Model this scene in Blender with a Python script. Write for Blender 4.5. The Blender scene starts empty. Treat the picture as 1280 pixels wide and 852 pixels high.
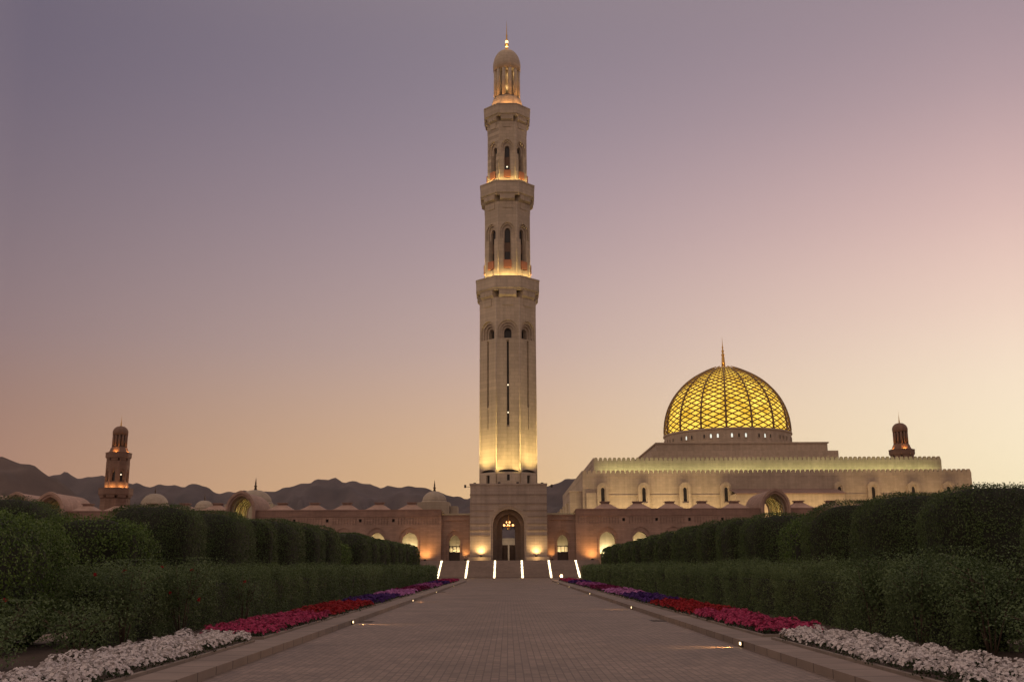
import bpy, math, random
import numpy as np
from math import pi, sin, cos, tan, radians, sqrt
from mathutils import Vector, Matrix
from mathutils.geometry import tessellate_polygon

random.seed(7)
rng = np.random.default_rng(11)
scene = bpy.context.scene
C = scene.collection

# ------------------------------------------------------------------ camera
cam_d = bpy.data.cameras.new('camera')
cam_d.sensor_width = 36.0
cam_d.lens = 36.0 * 1270 / 1280
cam_d.clip_start = 0.1
cam_d.clip_end = 20000
cam = bpy.data.objects.new('camera', cam_d)
C.objects.link(cam)
CAM_PITCH, CAM_YAW, CAM_ROLL = radians(12.498), radians(0.277), radians(0.27)
cam.matrix_world = (Matrix.Translation((-0.1, 0, 1.5)) @ Matrix.Rotation(-CAM_YAW, 4, 'Z')
                    @ Matrix.Rotation(pi / 2 + CAM_PITCH, 4, 'X') @ Matrix.Rotation(-CAM_ROLL, 4, 'Z'))
scene.camera = cam
scene.render.engine = 'CYCLES'
scene.cycles.use_denoising = True
scene.cycles.max_bounces = 5
scene.cycles.diffuse_bounces = 3
scene.cycles.sample_clamp_indirect = 4.0

# ------------------------------------------------------------------ exposure
vs = scene.view_settings
vs.view_transform = 'Standard'
vs.look = 'None'
vs.exposure = 0.14
vs.gamma = 1.0
vs.use_curve_mapping = False

# ------------------------------------------------------------------ sky and sun
SUN_AZ = radians(30)            # to the right of the avenue's axis
def lin(r, g, b):
    f = lambda c: (c / 255 / 12.92) if c / 255 <= 0.04045 else ((c / 255 + 0.055) / 1.055) ** 2.4
    return (f(r), f(g), f(b), 1.0)

world = bpy.data.worlds.new('World')
scene.world = world
world.use_nodes = True
wt = world.node_tree
wn, wl = wt.nodes, wt.links
wn.clear()
w_out = wn.new('ShaderNodeOutputWorld')
w_bg = wn.new('ShaderNodeBackground')
w_tc = wn.new('ShaderNodeTexCoord')
w_sep = wn.new('ShaderNodeSeparateXYZ')
wl.new(w_tc.outputs['Generated'], w_sep.inputs[0])
def wm(op, a, b=None, c=None, clamp=False):
    n = wn.new('ShaderNodeMath'); n.operation = op; n.use_clamp = clamp
    for i, v in enumerate((a, b, c)):
        if v is None: continue
        if isinstance(v, (int, float)): n.inputs[i].default_value = v
        else: wl.new(v, n.inputs[i])
    return n.outputs[0]
w_el = wm('ARCSINE', w_sep.outputs[2])
w_e = wm('MULTIPLY', w_el, 180 / pi / 90, clamp=True)
w_len = wm('SQRT', wm('ADD', wm('MULTIPLY', w_sep.outputs[0], w_sep.outputs[0]), wm('MULTIPLY', w_sep.outputs[1], w_sep.outputs[1])))
w_dot = wm('DIVIDE', wm('ADD', wm('MULTIPLY', w_sep.outputs[0], sin(SUN_AZ)), wm('MULTIPLY', w_sep.outputs[1], cos(SUN_AZ))), wm('MAXIMUM', w_len, 1e-4))
w_cross = wm('DIVIDE', wm('SUBTRACT', wm('MULTIPLY', w_sep.outputs[0], cos(SUN_AZ)), wm('MULTIPLY', w_sep.outputs[1], sin(SUN_AZ))), wm('MAXIMUM', w_len, 1e-4))
w_ang = wm('MULTIPLY', wm('MULTIPLY', wm('ARCCOSINE', w_dot), 180 / pi), wm('SUBTRACT', 1.0, wm('MULTIPLY', wm('MAXIMUM', w_cross, 0.0), .5)))
def ramp(stops):
    n = wn.new('ShaderNodeValToRGB')
    cr = n.color_ramp
    cr.interpolation = 'B_SPLINE'
    while len(cr.elements) < len(stops): cr.elements.new(0.5)
    for el, (deg, col) in zip(cr.elements, stops):
        el.position = deg / 90; el.color = lin(*col)
    wl.new(w_e, n.inputs[0])
    return n.outputs[0]
SKY_GLOW = [(0, (247, 232, 182)), (4, (242, 228, 192)), (9, (233, 215, 191)), (13, (224, 197, 181)), (18, (204, 172, 167)), (24, (164, 142, 148)), (31, (136, 122, 132)), (50, (156, 138, 136)), (90, (190, 170, 158))]
SKY_MID = [(0, (230, 185, 124)), (4, (217, 179, 132)), (8, (202, 169, 141)), (12, (182, 158, 150)), (18, (160, 140, 145)), (24, (138, 125, 136)), (31, (118, 110, 123)), (50, (156, 138, 136)), (90, (190, 170, 158))]
SKY_FAR = [(0, (180, 133, 102)), (4, (164, 125, 105)), (8, (149, 118, 105)), (12, (136, 116, 118)), (18, (118, 105, 114)), (24, (105, 96, 110)), (31, (93, 87, 104)), (50, (156, 138, 136)), (90, (190, 170, 158))]
SKY_BACK = [(0, (172, 146, 134)), (5, (198, 166, 148)), (12, (204, 174, 158)), (20, (204, 176, 158)), (35, (196, 172, 156)), (60, (186, 164, 150)), (90, (176, 156, 146))]  # behind the camera, raised above dusk level as unseen fill light
def wmix(f, a, b):
    n = wn.new('ShaderNodeMix'); n.data_type = 'RGBA'
    wl.new(f, n.inputs[0]); wl.new(a, n.inputs[6]); wl.new(b, n.inputs[7])
    return n.outputs[2]
def wstep(lo, hi):
    n = wn.new('ShaderNodeMapRange'); n.clamp = True
    n.inputs[1].default_value = lo; n.inputs[2].default_value = hi
    wl.new(w_ang, n.inputs[0])
    return n.outputs[0]
w_c = wmix(wstep(3, 30), ramp(SKY_GLOW), ramp(SKY_MID))
w_c = wmix(wstep(30, 57), w_c, ramp(SKY_FAR))
w_c = wmix(wstep(57, 140), w_c, ramp(SKY_BACK))
w_sky = wn.new('ShaderNodeTexSky')
w_sky.sky_type = 'NISHITA'
w_sky.sun_disc = False
w_sky.sun_elevation = radians(1.0)
w_sky.sun_rotation = SUN_AZ
w_add = wn.new('ShaderNodeMix'); w_add.data_type = 'RGBA'; w_add.blend_type = 'ADD'
w_add.inputs[0].default_value = 0.001
wl.new(w_c, w_add.inputs[6]); wl.new(w_sky.outputs[0], w_add.inputs[7])
wl.new(w_add.outputs[2], w_bg.inputs[0])
w_bg.inputs[1].default_value = 1.1
wl.new(w_bg.outputs[0], w_out.inputs[0])

sun_d = bpy.data.lights.new('sun', 'SUN')
sun_d.energy = 0.4
sun_d.angle = radians(14)
sun_d.color = (1.0, 0.66, 0.4)
sun = bpy.data.objects.new('sun', sun_d)
C.objects.link(sun)
SUN_EL = radians(6)
_sd = Vector((sin(SUN_AZ) * cos(SUN_EL), cos(SUN_AZ) * cos(SUN_EL), sin(SUN_EL)))
sun.rotation_euler = _sd.to_track_quat('Z', 'Y').to_euler()

# ------------------------------------------------------------------ materials
def new_mat(name):
    m = bpy.data.materials.new(name); m.use_nodes = True
    nt = m.node_tree
    b = nt.nodes['Principled BSDF']
    return m, nt, b
def N(nt, t, **kw):
    n = nt.nodes.new(t)
    for k, v in kw.items(): setattr(n, k, v)
    return n
def mixc(nt, fac, a, b, blend='MIX'):
    n = N(nt, 'ShaderNodeMix', data_type='RGBA', blend_type=blend)
    for i, v in ((0, fac), (6, a), (7, b)):
        if hasattr(v, 'is_linked'): nt.links.new(v, n.inputs[i])
        else: n.inputs[i].default_value = v if i == 0 or len(v) == 4 else (*v, 1)
    return n.outputs[2]

def stone(name, col, bw=0.9, bh=0.4, mortar=0.02, var=0.25, dark=0.75, rough=0.8, bump=0.25, flat=False, big=0.12, stain=.2):
    """cut stone: coursed blocks of slightly different tone, fine grain, weather streaks"""
    m, nt, b = new_mat(name)
    tc = N(nt, 'ShaderNodeTexCoord')
    sep = N(nt, 'ShaderNodeSeparateXYZ'); nt.links.new(tc.outputs['Object'], sep.inputs[0])
    comb = N(nt, 'ShaderNodeCombineXYZ')
    if flat:
        nt.links.new(sep.outputs[0], comb.inputs[0]); nt.links.new(sep.outputs[1], comb.inputs[1])
    else:
        add = N(nt, 'ShaderNodeMath', operation='ADD'); nt.links.new(sep.outputs[0], add.inputs[0]); nt.links.new(sep.outputs[1], add.inputs[1])
        nt.links.new(add.outputs[0], comb.inputs[0]); nt.links.new(sep.outputs[2], comb.inputs[1])
    br = N(nt, 'ShaderNodeTexBrick')
    br.inputs['Scale'].default_value = 1.0
    br.inputs['Brick Width'].default_value = bw; br.inputs['Row Height'].default_value = bh
    br.inputs['Mortar Size'].default_value = mortar
    br.inputs['Mortar Smooth'].default_value = 0.3
    c = np.array(col)
    br.inputs['Color1'].default_value = (*(c * (1 + var * .5)), 1)
    br.inputs['Color2'].default_value = (*(c * (1 - var * .5)), 1)
    br.inputs['Mortar'].default_value = (*(c * dark), 1)
    if flat and bw < .3: br.offset = 0.0
    nt.links.new(comb.outputs[0], br.inputs['Vector'])
    nz = N(nt, 'ShaderNodeTexNoise'); nz.inputs['Scale'].default_value = big; nz.inputs['Detail'].default_value = 8
    nz.inputs['Roughness'].default_value = 0.65
    nt.links.new(tc.outputs['Object'], nz.inputs['Vector'])
    r = N(nt, 'ShaderNodeMapRange'); r.inputs[1].default_value = .3; r.inputs[2].default_value = .7; r.inputs[3].default_value = 1 - stain; r.inputs[4].default_value = 1 + stain*.6
    nt.links.new(nz.outputs[0], r.inputs[0])
    # vertical weather streaks
    mp = N(nt, 'ShaderNodeMapping'); mp.inputs['Scale'].default_value = (1.6, 1.6, 0.07)
    nt.links.new(tc.outputs['Object'], mp.inputs[0])
    n2 = N(nt, 'ShaderNodeTexNoise'); n2.inputs['Scale'].default_value = 1.0; n2.inputs['Detail'].default_value = 4
    nt.links.new(mp.outputs[0], n2.inputs['Vector'])
    r2 = N(nt, 'ShaderNodeMapRange'); r2.inputs[1].default_value = .35; r2.inputs[2].default_value = .75; r2.inputs[3].default_value = 1.04; r2.inputs[4].default_value = .84
    nt.links.new(n2.outputs[0], r2.inputs[0])
    mm = N(nt, 'ShaderNodeMath', operation='MULTIPLY'); nt.links.new(r.outputs[0], mm.inputs[0]); nt.links.new(r2.outputs[0], mm.inputs[1])
    vm = N(nt, 'ShaderNodeVectorMath', operation='SCALE')
    nt.links.new(br.outputs[0], vm.inputs[0]); nt.links.new(mm.outputs[0], vm.inputs['Scale'])
    nt.links.new(vm.outputs[0], b.inputs['Base Color'])
    b.inputs['Roughness'].default_value = rough
    bp = N(nt, 'ShaderNodeBump'); bp.inputs['Strength'].default_value = bump; bp.inputs['Distance'].default_value = 0.03
    inv = N(nt, 'ShaderNodeMath', operation='SUBTRACT'); inv.inputs[0].default_value = 1; nt.links.new(br.outputs['Fac'], inv.inputs[1])
    n3 = N(nt, 'ShaderNodeTexNoise'); n3.inputs['Scale'].default_value = 9; n3.inputs['Detail'].default_value = 5
    nt.links.new(tc.outputs['Object'], n3.inputs['Vector'])
    ad = N(nt, 'ShaderNodeMath', operation='MULTIPLY_ADD'); nt.links.new(n3.outputs[0], ad.inputs[0]); ad.inputs[1].default_value = .35
    nt.links.new(inv.outputs[0], ad.inputs[2])
    nt.links.new(ad.outputs[0], bp.inputs['Height'])
    nt.links.new(bp.outputs[0], b.inputs['Normal'])
    return m

def rough_mat(name, col, col2, scale=1.5, rough=0.9, bump=0.3, detail=8):
    m, nt, b = new_mat(name)
    tc = N(nt, 'ShaderNodeTexCoord')
    nz = N(nt, 'ShaderNodeTexNoise'); nz.inputs['Scale'].default_value = scale; nz.inputs['Detail'].default_value = detail
    nz.inputs['Roughness'].default_value = .65
    nt.links.new(tc.outputs['Object'], nz.inputs['Vector'])
    r = N(nt, 'ShaderNodeMapRange'); r.inputs[1].default_value = .32; r.inputs[2].default_value = .68
    nt.links.new(nz.outputs[0], r.inputs[0])
    nt.links.new(mixc(nt, r.outputs[0], col, col2), b.inputs['Base Color'])
    b.inputs['Roughness'].default_value = rough
    bp = N(nt, 'ShaderNodeBump'); bp.inputs['Strength'].default_value = bump; bp.inputs['Distance'].default_value = 0.05
    nt.links.new(nz.outputs[0], bp.inputs['Height']); nt.links.new(bp.outputs[0], b.inputs['Normal'])
    return m

def leaf_mat(name, c1, c2, c3=None, trans=0.25, rough=0.55):
    """each leaf (mesh island) takes its own tone between c1 and c2, with slow drift across the plant"""
    m, nt, b = new_mat(name)
    g = N(nt, 'ShaderNodeNewGeometry')
    tc = N(nt, 'ShaderNodeTexCoord')
    nz = N(nt, 'ShaderNodeTexNoise'); nz.inputs['Scale'].default_value = 0.9; nz.inputs['Detail'].default_value = 3
    nt.links.new(tc.outputs['Object'], nz.inputs['Vector'])
    a = N(nt, 'ShaderNodeMath', operation='MULTIPLY_ADD', use_clamp=True)
    nt.links.new(nz.outputs[0], a.inputs[0]); a.inputs[1].default_value = 1.2
    s = N(nt, 'ShaderNodeMath', operation='MULTIPLY_ADD'); nt.links.new(g.outputs['Random Per Island'], s.inputs[0]); s.inputs[1].default_value = .8; s.inputs[2].default_value = -.5
    nt.links.new(s.outputs[0], a.inputs[2])
    col = mixc(nt, a.outputs[0], c1, c2)
    if c3:
        gt = N(nt, 'ShaderNodeMath', operation='GREATER_THAN'); nt.links.new(g.outputs['Random Per Island'], gt.inputs[0]); gt.inputs[1].default_value = .93
        col = mixc(nt, gt.outputs[0], col, c3)
    nt.links.new(col, b.inputs['Base Color'])
    b.inputs['Roughness'].default_value = rough
    b.inputs['Specular IOR Level'].default_value = 0.3
    if trans:
        tr = N(nt, 'ShaderNodeBsdfTranslucent'); nt.links.new(col, tr.inputs[0])
        mx = N(nt, 'ShaderNodeMixShader'); mx.inputs[0].default_value = trans
        nt.links.new(b.outputs[0], mx.inputs[1]); nt.links.new(tr.outputs[0], mx.inputs[2])
        nt.links.new(mx.outputs[0], nt.nodes['Material Output'].inputs[0])
    return m

def plain(name, col, rough=.6, metal=0.0):
    m, nt, b = new_mat(name)
    tc = N(nt, 'ShaderNodeTexCoord')
    nz = N(nt, 'ShaderNodeTexNoise'); nz.inputs['Scale'].default_value = 4; nz.inputs['Detail'].default_value = 6
    nt.links.new(tc.outputs['Object'], nz.inputs['Vector'])
    c = np.array(col)
    nt.links.new(mixc(nt, nz.outputs[0], tuple(c * .8), tuple(np.minimum(c * 1.2, 1))), b.inputs['Base Color'])
    b.inputs['Roughness'].default_value = rough; b.inputs['Metallic'].default_value = metal
    return m

def glow(name, col, strength):
    m, nt, b = new_mat(name)
    b.inputs['Base Color'].default_value = (*[min(.8, c) for c in col], 1)
    b.inputs['Emission Color'].default_value = (*col, 1)
    b.inputs['Emission Strength'].default_value = strength
    return m

M = {}
M['tower'] = stone('limestone_tower', (.52, .43, .325), 1.1, .55, .02, .16, .72)
M['block'] = stone('limestone_block', (.42, .335, .27), 1.3, .42, .02, .14, .75)
M['block_band'] = stone('limestone_band', (.30, .23, .185), 1.3, .42, .02, .14, .75)
M['hall'] = stone('limestone_hall', (.47, .375, .28), 1.4, .6, .02, .14, .8, big=.06)
M['pink'] = stone('pink_sandstone', (.36, .24, .185), 1.0, .3, .015, .22, .78, big=.1)
M['pink_dark'] = stone('red_sandstone_cap', (.28, .175, .135), 1.0, .3, .015, .2, .8)
M['pink_pale'] = stone('rose_sandstone_vault', (.43, .285, .22), .9, .3, .015, .16, .85)
M['red_tower'] = stone('red_sandstone_tower', (.23, .135, .095), 1.0, .4, .02, .18, .75)
M['pale'] = stone('pale_courtyard_stone', (.52, .45, .34), 1.2, .5, .015, .12, .85)
M['white_dome'] = stone('white_dome_plaster', (.42, .35, .265), 3.0, .5, .02, .08, .85)
M['step'] = stone('step_stone', (.30, .235, .195), 1.5, .5, .01, .12, .8, flat=True)
M['paver'] = stone('brick_paving', (.232, .166, .126), .115, .115, .009, .5, .5, rough=.6, bump=.5, flat=True, big=.35, stain=.3)
M['kerbstone'] = stone('kerb_stone', (.235, .18, .147), 40, .9, .022, .3, .4, flat=True, bump=.4, big=.5)
M['edging'] = stone('bed_edging_stone', (.25, .20, .165), 40, .8, .01, .15, .6, flat=True, big=.6)
M['soil'] = rough_mat('garden_soil', (.055, .035, .026), (.10, .068, .05), 3.0, bump=.8)
M['ground'] = rough_mat('dry_ground', (.16, .12, .09), (.24, .18, .135), .02)
M['lawn'] = rough_mat('mown_lawn', (.028, .042, .014), (.05, .07, .024), 2.0, bump=.6)
M['hill'] = rough_mat('bare_rock_hills', (.036, .031, .036), (.115, .085, .082), .008, bump=.6, detail=12)
M['hill_near'] = rough_mat('bare_brown_hills', (.055, .038, .033), (.14, .095, .075), .011, bump=.6, detail=12)
M['dark'] = plain('dark_opening', (.014, .011, .009), .4)
M['bronze'] = plain('bronze_metal', (.09, .06, .04), .4, .6)
M['iron'] = plain('dark_painted_metal', (.03, .028, .026), .5, .3)
M['wood'] = plain('carved_wood', (.06, .035, .02), .5)
M['recess'] = plain('brown_recess_stone', (.20, .125, .085), .8)
M['portal'] = stone('shaded_portal_stone', (.20, .145, .11), .6, .4, .012, .15, .8)  # shade of the deep arch recess put into a darker stone colour
M['terracotta'] = plain('terracotta_panel', (.42, .17, .09), .7)
M['gold_metal'] = plain('gilded_metal', (.62, .36, .10), .35, .85)
M['rib'] = plain('dome_lattice_metal', (.24, .145, .06), .5, .35)
M['leaf_clip'] = leaf_mat('clipped_hedge_leaf', (.040, .064, .022), (.115, .170, .055))
M['leaf_loose'] = leaf_mat('broad_hedge_leaf', (.046, .082, .020), (.15, .235, .055))
M['leaf_low'] = leaf_mat('low_hedge_leaf', (.064, .096, .037), (.18, .25, .102))
M['leaf_rose'] = leaf_mat('rose_bush_leaf', (.052, .085, .032), (.14, .20, .08))
M['leaf_bed'] = leaf_mat('bedding_leaf', (.022, .036, .014), (.05, .07, .025))
M['core'] = rough_mat('hedge_core_shade', (.010, .013, .006), (.022, .024, .011), 6.0, bump=.8)  # near-black solid core, its colour stands in for shade inside the hedge
M['twig'] = plain('brown_twig', (.09, .062, .042), .8)
M['kerb_glow'] = glow('kerb_lamp_glass', (1.0, .68, .34), 4)
M['step_glow'] = glow('step_lamp_glass', (1.0, .82, .5), 3.6)
M['lamp_warm'] = glow('warm_lamp_glass', (1.0, .60, .24), 12)
M['lamp_hot'] = glow('orange_lamp_glass', (1.0, .46, .15), 3.2)
M['lamp_tip'] = glow('tip_lamp_glass', (1.0, .62, .26), 2.6)
M['lamp_white'] = glow('white_lamp_glass', (1.0, .84, .58), 1.6)
M['drum_lit'] = glow('lit_window_glass', (.85, .95, .85), .75)

def dome_glow():  # lamp light on the gilded shell is put into its emission, with uneven patches
    m, nt, b = new_mat('gilded_shell_emission')
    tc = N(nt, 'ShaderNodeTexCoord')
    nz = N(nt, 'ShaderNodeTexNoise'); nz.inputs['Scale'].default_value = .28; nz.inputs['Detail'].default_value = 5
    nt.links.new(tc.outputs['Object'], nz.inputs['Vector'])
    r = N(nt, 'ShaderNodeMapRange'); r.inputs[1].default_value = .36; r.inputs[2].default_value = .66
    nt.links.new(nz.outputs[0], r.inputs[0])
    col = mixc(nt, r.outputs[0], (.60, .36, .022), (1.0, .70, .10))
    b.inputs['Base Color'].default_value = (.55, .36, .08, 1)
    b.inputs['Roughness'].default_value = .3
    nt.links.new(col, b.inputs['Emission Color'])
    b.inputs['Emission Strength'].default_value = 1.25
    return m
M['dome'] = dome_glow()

# ------------------------------------------------------------------ mesh helpers
class MB:
    def __init__(s): s.v = []; s.f = []; s.sm = []
    def add(s, vs_, fs, smooth=False):
        o = len(s.v)
        s.v += [tuple(v) for v in vs_]
        for f in fs: s.f.append([i + o for i in f]); s.sm.append(smooth)
        return s
    def box(s, x0, x1, y0, y1, z0, z1):
        return s.add([(x0,y0,z0),(x1,y0,z0),(x1,y1,z0),(x0,y1,z0),(x0,y0,z1),(x1,y0,z1),(x1,y1,z1),(x0,y1,z1)],
                     [(0,3,2,1),(4,5,6,7),(0,1,5,4),(1,2,6,5),(2,3,7,6),(3,0,4,7)])
    def lathe(s, prof, seg=24, cx=0, cy=0, rot=0, smooth=True, octa=False, closed=False, wave=0, waves=16):
        """turn (r, z) pairs round a vertical axis; octa: r is the apothem of a regular polygon"""
        k = 1 / cos(pi / seg) if octa else 1
        n = len(prof); vs_ = []
        for r, z in prof:
            for i in range(seg):
                a = rot + 2 * pi * i / seg
                rr = r * k * (1 + wave * abs(cos(a * waves / 2)) if wave else 1)
                vs_.append((cx + rr * cos(a), cy + rr * sin(a), z))
        fs = []
        for j in range(n if closed else n - 1):
            j2 = (j + 1) % n
            for i in range(seg):
                i2 = (i + 1) % seg
                fs.append((j*seg+i, j*seg+i2, j2*seg+i2, j2*seg+i))
        if not closed:
            if prof[0][0] > 1e-4: fs.append(tuple(range(seg - 1, -1, -1)))
            if prof[-1][0] > 1e-4: fs.append(tuple((n-1)*seg + i for i in range(seg)))
        return s.add(vs_, fs, smooth)
    def tube(s, p0, p1, r0, r1=None, seg=6, smooth=True):
        r1 = r0 if r1 is None else r1
        a, b = Vector(p0), Vector(p1); d = (b - a)
        if d.length < 1e-6: return s
        d.normalize()
        u = d.cross(Vector((0, 0, 1)));  u = u if u.length > 1e-3 else d.cross(Vector((1, 0, 0)))
        u.normalize(); w = d.cross(u)
        vs_ = [a + (u*cos(2*pi*i/seg) + w*sin(2*pi*i/seg))*r0 for i in range(seg)] + [b + (u*cos(2*pi*i/seg) + w*sin(2*pi*i/seg))*r1 for i in range(seg)]
        fs = [(i, (i+1) % seg, seg+(i+1) % seg, seg+i) for i in range(seg)] + [tuple(range(seg-1, -1, -1)), tuple(range(seg, 2*seg))]
        return s.add(vs_, fs, smooth)
    def sphere(s, c, r, seg=10, rings=6, sz=1):
        prof = [(max(1e-5, r*sin(pi*j/rings)), c[2] - r*sz*cos(pi*j/rings)) for j in range(rings + 1)]
        return s.lathe(prof, seg, c[0], c[1])
    def sheet(s, loops, T):
        """flat polygon with holes; T maps (u, v) to a point"""
        L = [[Vector((u, v, 0)) for u, v in lp] for lp in loops]
        tris = tessellate_polygon(L)
        pts = [T(u, v) for lp in loops for u, v in lp]
        out = []
        flat = [p for lp in loops for p in lp]
        for t in tris:
            a, b, c = (flat[i] for i in t)
            ar = (b[0]-a[0])*(c[1]-a[1]) - (b[1]-a[1])*(c[0]-a[0])
            if abs(ar) < 1e-9: continue
            out.append(tuple(t) if ar > 0 else tuple(reversed(t)))
        return s.add(pts, out)
    def reveal(s, lp, T0, T1, flip=False):
        n = len(lp)
        pts = [T0(u, v) for u, v in lp] + [T1(u, v) for u, v in lp]
        fs = [(i, i+n, (i+1) % n + n, (i+1) % n) for i in range(n)]
        if flip: fs = [tuple(reversed(f)) for f in fs]
        return s.add(pts, fs)
    def prism(s, lp, T0, T1):
        s.sheet([lp], T0); s.sheet([list(lp)], T1); s.reveal(lp, T0, T1); return s
    def build(s, name, mat, parent=None, loc=None):
        me = bpy.data.meshes.new(name)
        me.from_pydata(s.v, [], s.f)
        me.polygons.foreach_set('use_smooth', s.sm)
        me.materials.append(mat); me.update()
        o = bpy.data.objects.new(name, me); C.objects.link(o)
        if parent: o.parent = parent
        if loc: o.location = loc
        return o

def tag(o, label=None, cat=None, group=None, kind=None):
    if label: o['label'] = label
    if cat: o['category'] = cat
    if group: o['group'] = group
    if kind: o['kind'] = kind
    return o
def thing(name, label, cat, loc=(0, 0, 0), rz=0, group=None):
    o = bpy.data.objects.new(name, None); C.objects.link(o)
    o.location = loc; o.rotation_euler = (0, 0, rz); o.empty_display_size = .3
    return tag(o, label, cat, group)
def lamp(name, kind, loc, power, col, parent=None, size=.1, target=None, cone=None, blend=.6, sx=None, sy=None):
    d = bpy.data.lights.new(name, kind); d.energy = power; d.color = col
    if kind == 'AREA':
        d.shape = 'RECTANGLE'; d.size = sx; d.size_y = sy
    else: d.shadow_soft_size = size
    if kind == 'SPOT': d.spot_size = cone; d.spot_blend = blend
    o = bpy.data.objects.new(name, d); C.objects.link(o); o.location = loc
    if target is not None:
        o.rotation_euler = (Vector(loc) - Vector(target)).to_track_quat('Z', 'Y').to_euler()
    if parent: o.parent = parent
    return o

def arch(cx, w, z0, zs, za, n=7):
    """pointed arch outline, anticlockwise from lower left... base z0, springing zs, apex za"""
    H = za - zs; h = w / 2; left = []
    if H >= h:
        R = (H*H + h*h) / w; tmax = math.atan2(H, R - h)
        for i in range(n + 1):
            t = tmax * i / n
            left.append((R - h - R*cos(t), zs + R*sin(t)))
    else:
        for i in range(n + 1):
            t = pi/2 * i / n
            left.append((-h*cos(t), zs + H*sin(t)))
    pts = [(cx - h, z0), (cx + h, z0)]
    pts += [(cx - x, z) for x, z in left] [:-1] + [(cx, za)] + [(cx + x, z) for x, z in reversed(left[:-1])]
    if abs(z0 - zs) < 1e-6: pts = pts[2:]
    return pts
def rect(x0, x1, z0, z1): return [(x0, z0), (x1, z0), (x1, z1), (x0, z1)]

# fast meshes of many small faces
def quads_mesh(name, V, nf, vpf, mat, parent=None):
    """V: (n, 3) vertices, vpf consecutive vertices per face"""
    me = bpy.data.meshes.new(name)
    V = np.ascontiguousarray(V, dtype=np.float32)
    me.vertices.add(len(V)); me.vertices.foreach_set('co', V.ravel())
    me.loops.add(nf*vpf); me.loops.foreach_set('vertex_index', np.arange(nf*vpf, dtype=np.int32))
    me.polygons.add(nf)
    me.polygons.foreach_set('loop_start', np.arange(0, nf*vpf, vpf, dtype=np.int32))
    me.materials.append(mat)
    me.update(calc_edges=True); me.validate()
    o = bpy.data.objects.new(name, me); C.objects.link(o)
    if parent: o.parent = parent
    return o
def unit(a): return a / np.maximum(np.linalg.norm(a, axis=1, keepdims=True), 1e-9)
def leaf_verts(P, Nn, L, Wd, tilt=.7):
    n = len(P)
    d = unit(Nn + rng.normal(0, tilt, (n, 3)))
    t = unit(np.cross(d, rng.normal(0, 1, (n, 3))))
    b = np.cross(d, t)
    L = (L * rng.uniform(.65, 1.25, (n, 1))); Wd = Wd * rng.uniform(.7, 1.2, (n, 1))
    fold = d * L * .12
    V = np.stack([P - t*L/2, P + b*Wd/2 + fold + t*L*.05, P + t*L/2, P - b*Wd/2 + fold + t*L*.05], axis=1)
    return V.reshape(-1, 3)
def vnoise(P, sc, seed=0):
    """cheap smooth noise in -1..1"""
    r = np.random.default_rng(seed); out = np.zeros(len(P))
    for i in range(6):
        k = r.normal(0, 1, 3) * sc; ph = r.uniform(0, 6.28)
        out += np.sin(P @ k + ph + 1.3*np.sin(P @ (r.normal(0, 1, 3)*sc*.7)))
    return out / 3.2
def rbox_pts(n, half, r, faces=(1, 1, 1, 1, 1)):
    """points and normals on a rounded box (no bottom): faces weights -x +x -y +y top"""
    hx, hy, hz = half
    A = np.array([4*hy*hz, 4*hy*hz, 4*hx*hz, 4*hx*hz, 4*hx*hy]) * np.array(faces)
    k = rng.choice(5, n, p=A/A.sum())
    P = rng.uniform(-1, 1, (n, 3)) * np.array(half)
    P[k == 0, 0] = -hx; P[k == 1, 0] = hx; P[k == 2, 1] = -hy; P[k == 3, 1] = hy; P[k == 4, 2] = hz
    inner = np.array([hx - r, hy - r, hz - r])
    Q = np.clip(P, -inner, inner); Q[:, 2] = np.maximum(np.minimum(P[:, 2], inner[2]), -hz)
    nn = unit(P - Q)
    S = Q + nn * r
    return S, nn
def rbox_core(mb, half, r, c, inset):
    """closed rounded block for the inside of a hedge, gridded so that it can swell like the leaves do"""
    h = np.array([x - inset for x in half]); r = max(.1, min(r - inset*.3, h[0]*.95, h[1]*.95, h[2]*.95)); n = 26
    lin_ = np.linspace(-1, 1, n + 1); A, B = np.meshgrid(lin_, lin_, indexing='ij'); A, B = A.ravel(), B.ravel(); one = np.ones_like(A)
    inner = h - r
    for P in (np.stack([-one, -A, B], 1), np.stack([one, A, B], 1), np.stack([A, -one, B], 1), np.stack([-A, one, B], 1), np.stack([A, B, one], 1)):
        P = P*h
        Q = np.clip(P, -inner, inner); Q[:, 2] = np.minimum(P[:, 2], inner[2])
        S = Q + unit(P - Q)*r + np.array(c)
        mb.add(S.tolist(), [(a*(n+1)+b, (a+1)*(n+1)+b, (a+1)*(n+1)+b+1, a*(n+1)+b+1) for a in range(n) for b in range(n)], True)

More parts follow.
